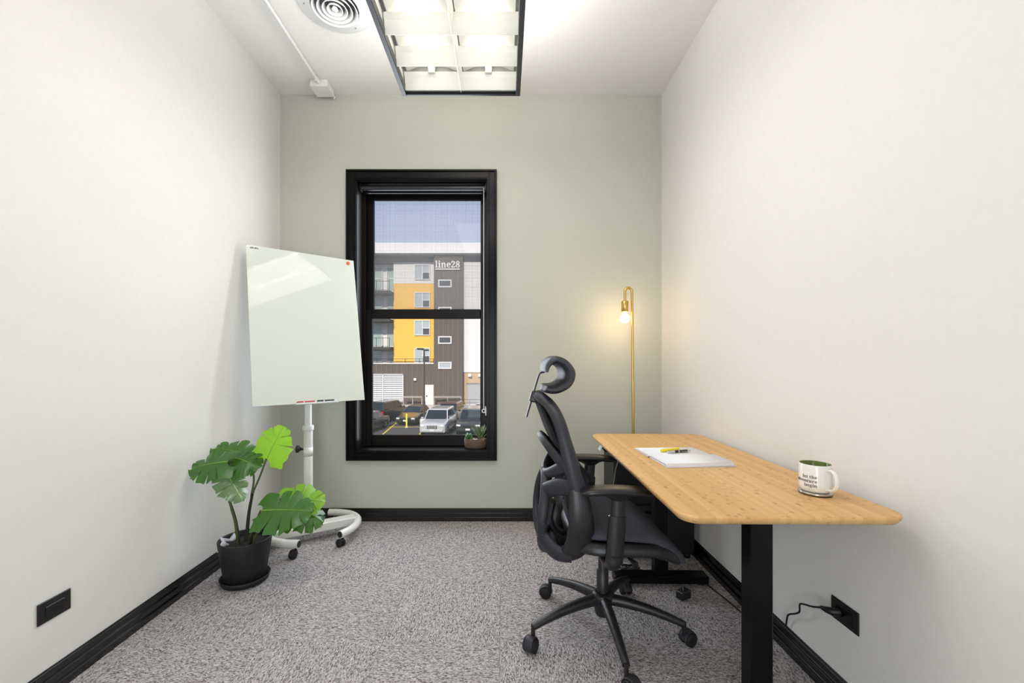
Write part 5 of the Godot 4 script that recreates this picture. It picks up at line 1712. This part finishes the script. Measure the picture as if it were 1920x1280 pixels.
func parked_cars() -> void:
	var g := LOT
	car("silver_car", "silver boxy off-road car with seven-slot grille parked nose to the window", Vector3(-4.85, g, -31.3), deg_to_rad(-4), 4.5, 1.88, 1.78, 1.10, 1.25, 0.4, paint("paint_silver", Color(0.72, 0.72, 0.72)), true, null, 7)
	car("dark_sedan", "dark grey sedan parked behind the yellow bollard", Vector3(-7.70, g, -36.6), deg_to_rad(-10), 4.6, 1.80, 1.43, 0.92, 1.35, 0.9, paint("paint_brown_grey", Color(0.20, 0.185, 0.175)), false)
	car("pickup_suv", "black off-road car with red tail lamps seen from behind", Vector3(-10.35, g, -37.6), PI + deg_to_rad(-16), 4.6, 1.88, 1.80, 1.12, 1.3, 0.4, paint("paint_black", Color(0.075, 0.07, 0.068)), true)
	car("black_sedan", "black car half hidden by the window frame beside the off-road car", Vector3(-10.45, g, -32.0), deg_to_rad(-8), 4.5, 1.8, 1.45, 0.95, 1.3, 0.9, paint("paint_black", Color.BLACK), false)
	car("red_roof_car", "car with dark red roof parked behind the silver car", Vector3(-4.75, g, -37.0), deg_to_rad(-6), 4.5, 1.8, 1.66, 1.0, 1.2, 0.6, paint("paint_grey_dark", Color(0.25, 0.235, 0.225)), true, paint("paint_red", Color(0.38, 0.06, 0.08)))
	car("charcoal_suv", "charcoal off-road car with silver roof rack behind the sill planter", Vector3(-2.35, g, -31.6), deg_to_rad(-5), 4.6, 1.86, 1.74, 1.08, 1.25, 0.4, paint("paint_charcoal", Color(0.16, 0.155, 0.15)), true, null, 0, true)
	car("pale_car", "pale silver car parked behind the charcoal car with roof rack", Vector3(-1.9, g, -37.6), deg_to_rad(-5), 4.5, 1.8, 1.50, 0.95, 1.3, 0.8, paint("paint_pale", Color(0.70, 0.69, 0.67)), false)

func lot_furniture() -> void:
	var p := thing("lot_lamp", "car park lamp post with twin heads on a white concrete footing", "lamp post", Vector3(-6.29, LOT, -33.0))
	var conc := mat("footing_white", Color(0.86, 0.84, 0.82), 0.85)
	part("footing", lathe(S(), [Vector2(0.0001, 0), Vector2(0.33, 0), Vector2(0.33, 0.72), Vector2(0.29, 0.76), Vector2(0.0001, 0.76)], Vector3.ZERO, 24), conc, p)
	var pole := mat("pole_bronze", Color(0.30, 0.25, 0.21), 0.5)
	part("pole", tube(S(), [Vector3(0, 0.76, 0), Vector3(0, 6.15, 0)], [0.075, 0.06], 12), pole, p)
	part("base_cover", lathe(S(), [Vector2(0.16, 0.76), Vector2(0.16, 0.80), Vector2(0.08, 0.86)], Vector3.ZERO, 16), pole, p)
	var black := mat("lamp_head_black", Color(0.06, 0.055, 0.05), 0.4)
	part("lamp_head", box(S(), Vector3(-0.30, 6.22, 0), Vector3(0.52, 0.13, 0.36), 0.04), black, p)
	part("lamp_head", box(S(), Vector3(0.22, 6.12, 0), Vector3(0.30, 0.12, 0.30), 0.04), black, p)
	part("arm", span(S(), Vector3(-0.2, 6.12, -0.03), Vector3(0.2, 6.18, 0.03), 0.01), black, p)
	var b := thing("bollard", "bright yellow bollard standing between the sedan and the window", "bollard", Vector3(-7.78, LOT, -33.5))
	part("post", lathe(S(), [Vector2(0.0001, 1.10), Vector2(0.05, 1.09), Vector2(0.068, 1.06), Vector2(0.068, 0.0)], Vector3.ZERO, 18), mat("bollard_yellow", Color(0.93, 0.90, 0.08), 0.5), b)
	part("footing", lathe(S(), [Vector2(0.14, 0.0), Vector2(0.14, 0.03), Vector2(0.068, 0.04)], Vector3.ZERO, 18), conc, b)
	var c := thing("traffic_cone", "small grey cone standing on the pale lane behind the cars", "cone", Vector3(-4.73, LOT + 0.012, -43.0))
	part("base", span(S(), Vector3(-0.2, 0, -0.2), Vector3(0.2, 0.04, 0.2), 0.01), mat("cone_grey", Color(0.45, 0.44, 0.43), 0.7), c)
	part("cone", lathe(S(), [Vector2(0.15, 0.04), Vector2(0.03, 0.72), Vector2(0.0001, 0.73)], Vector3.ZERO, 16), mat("cone_grey", Color.GRAY), c)
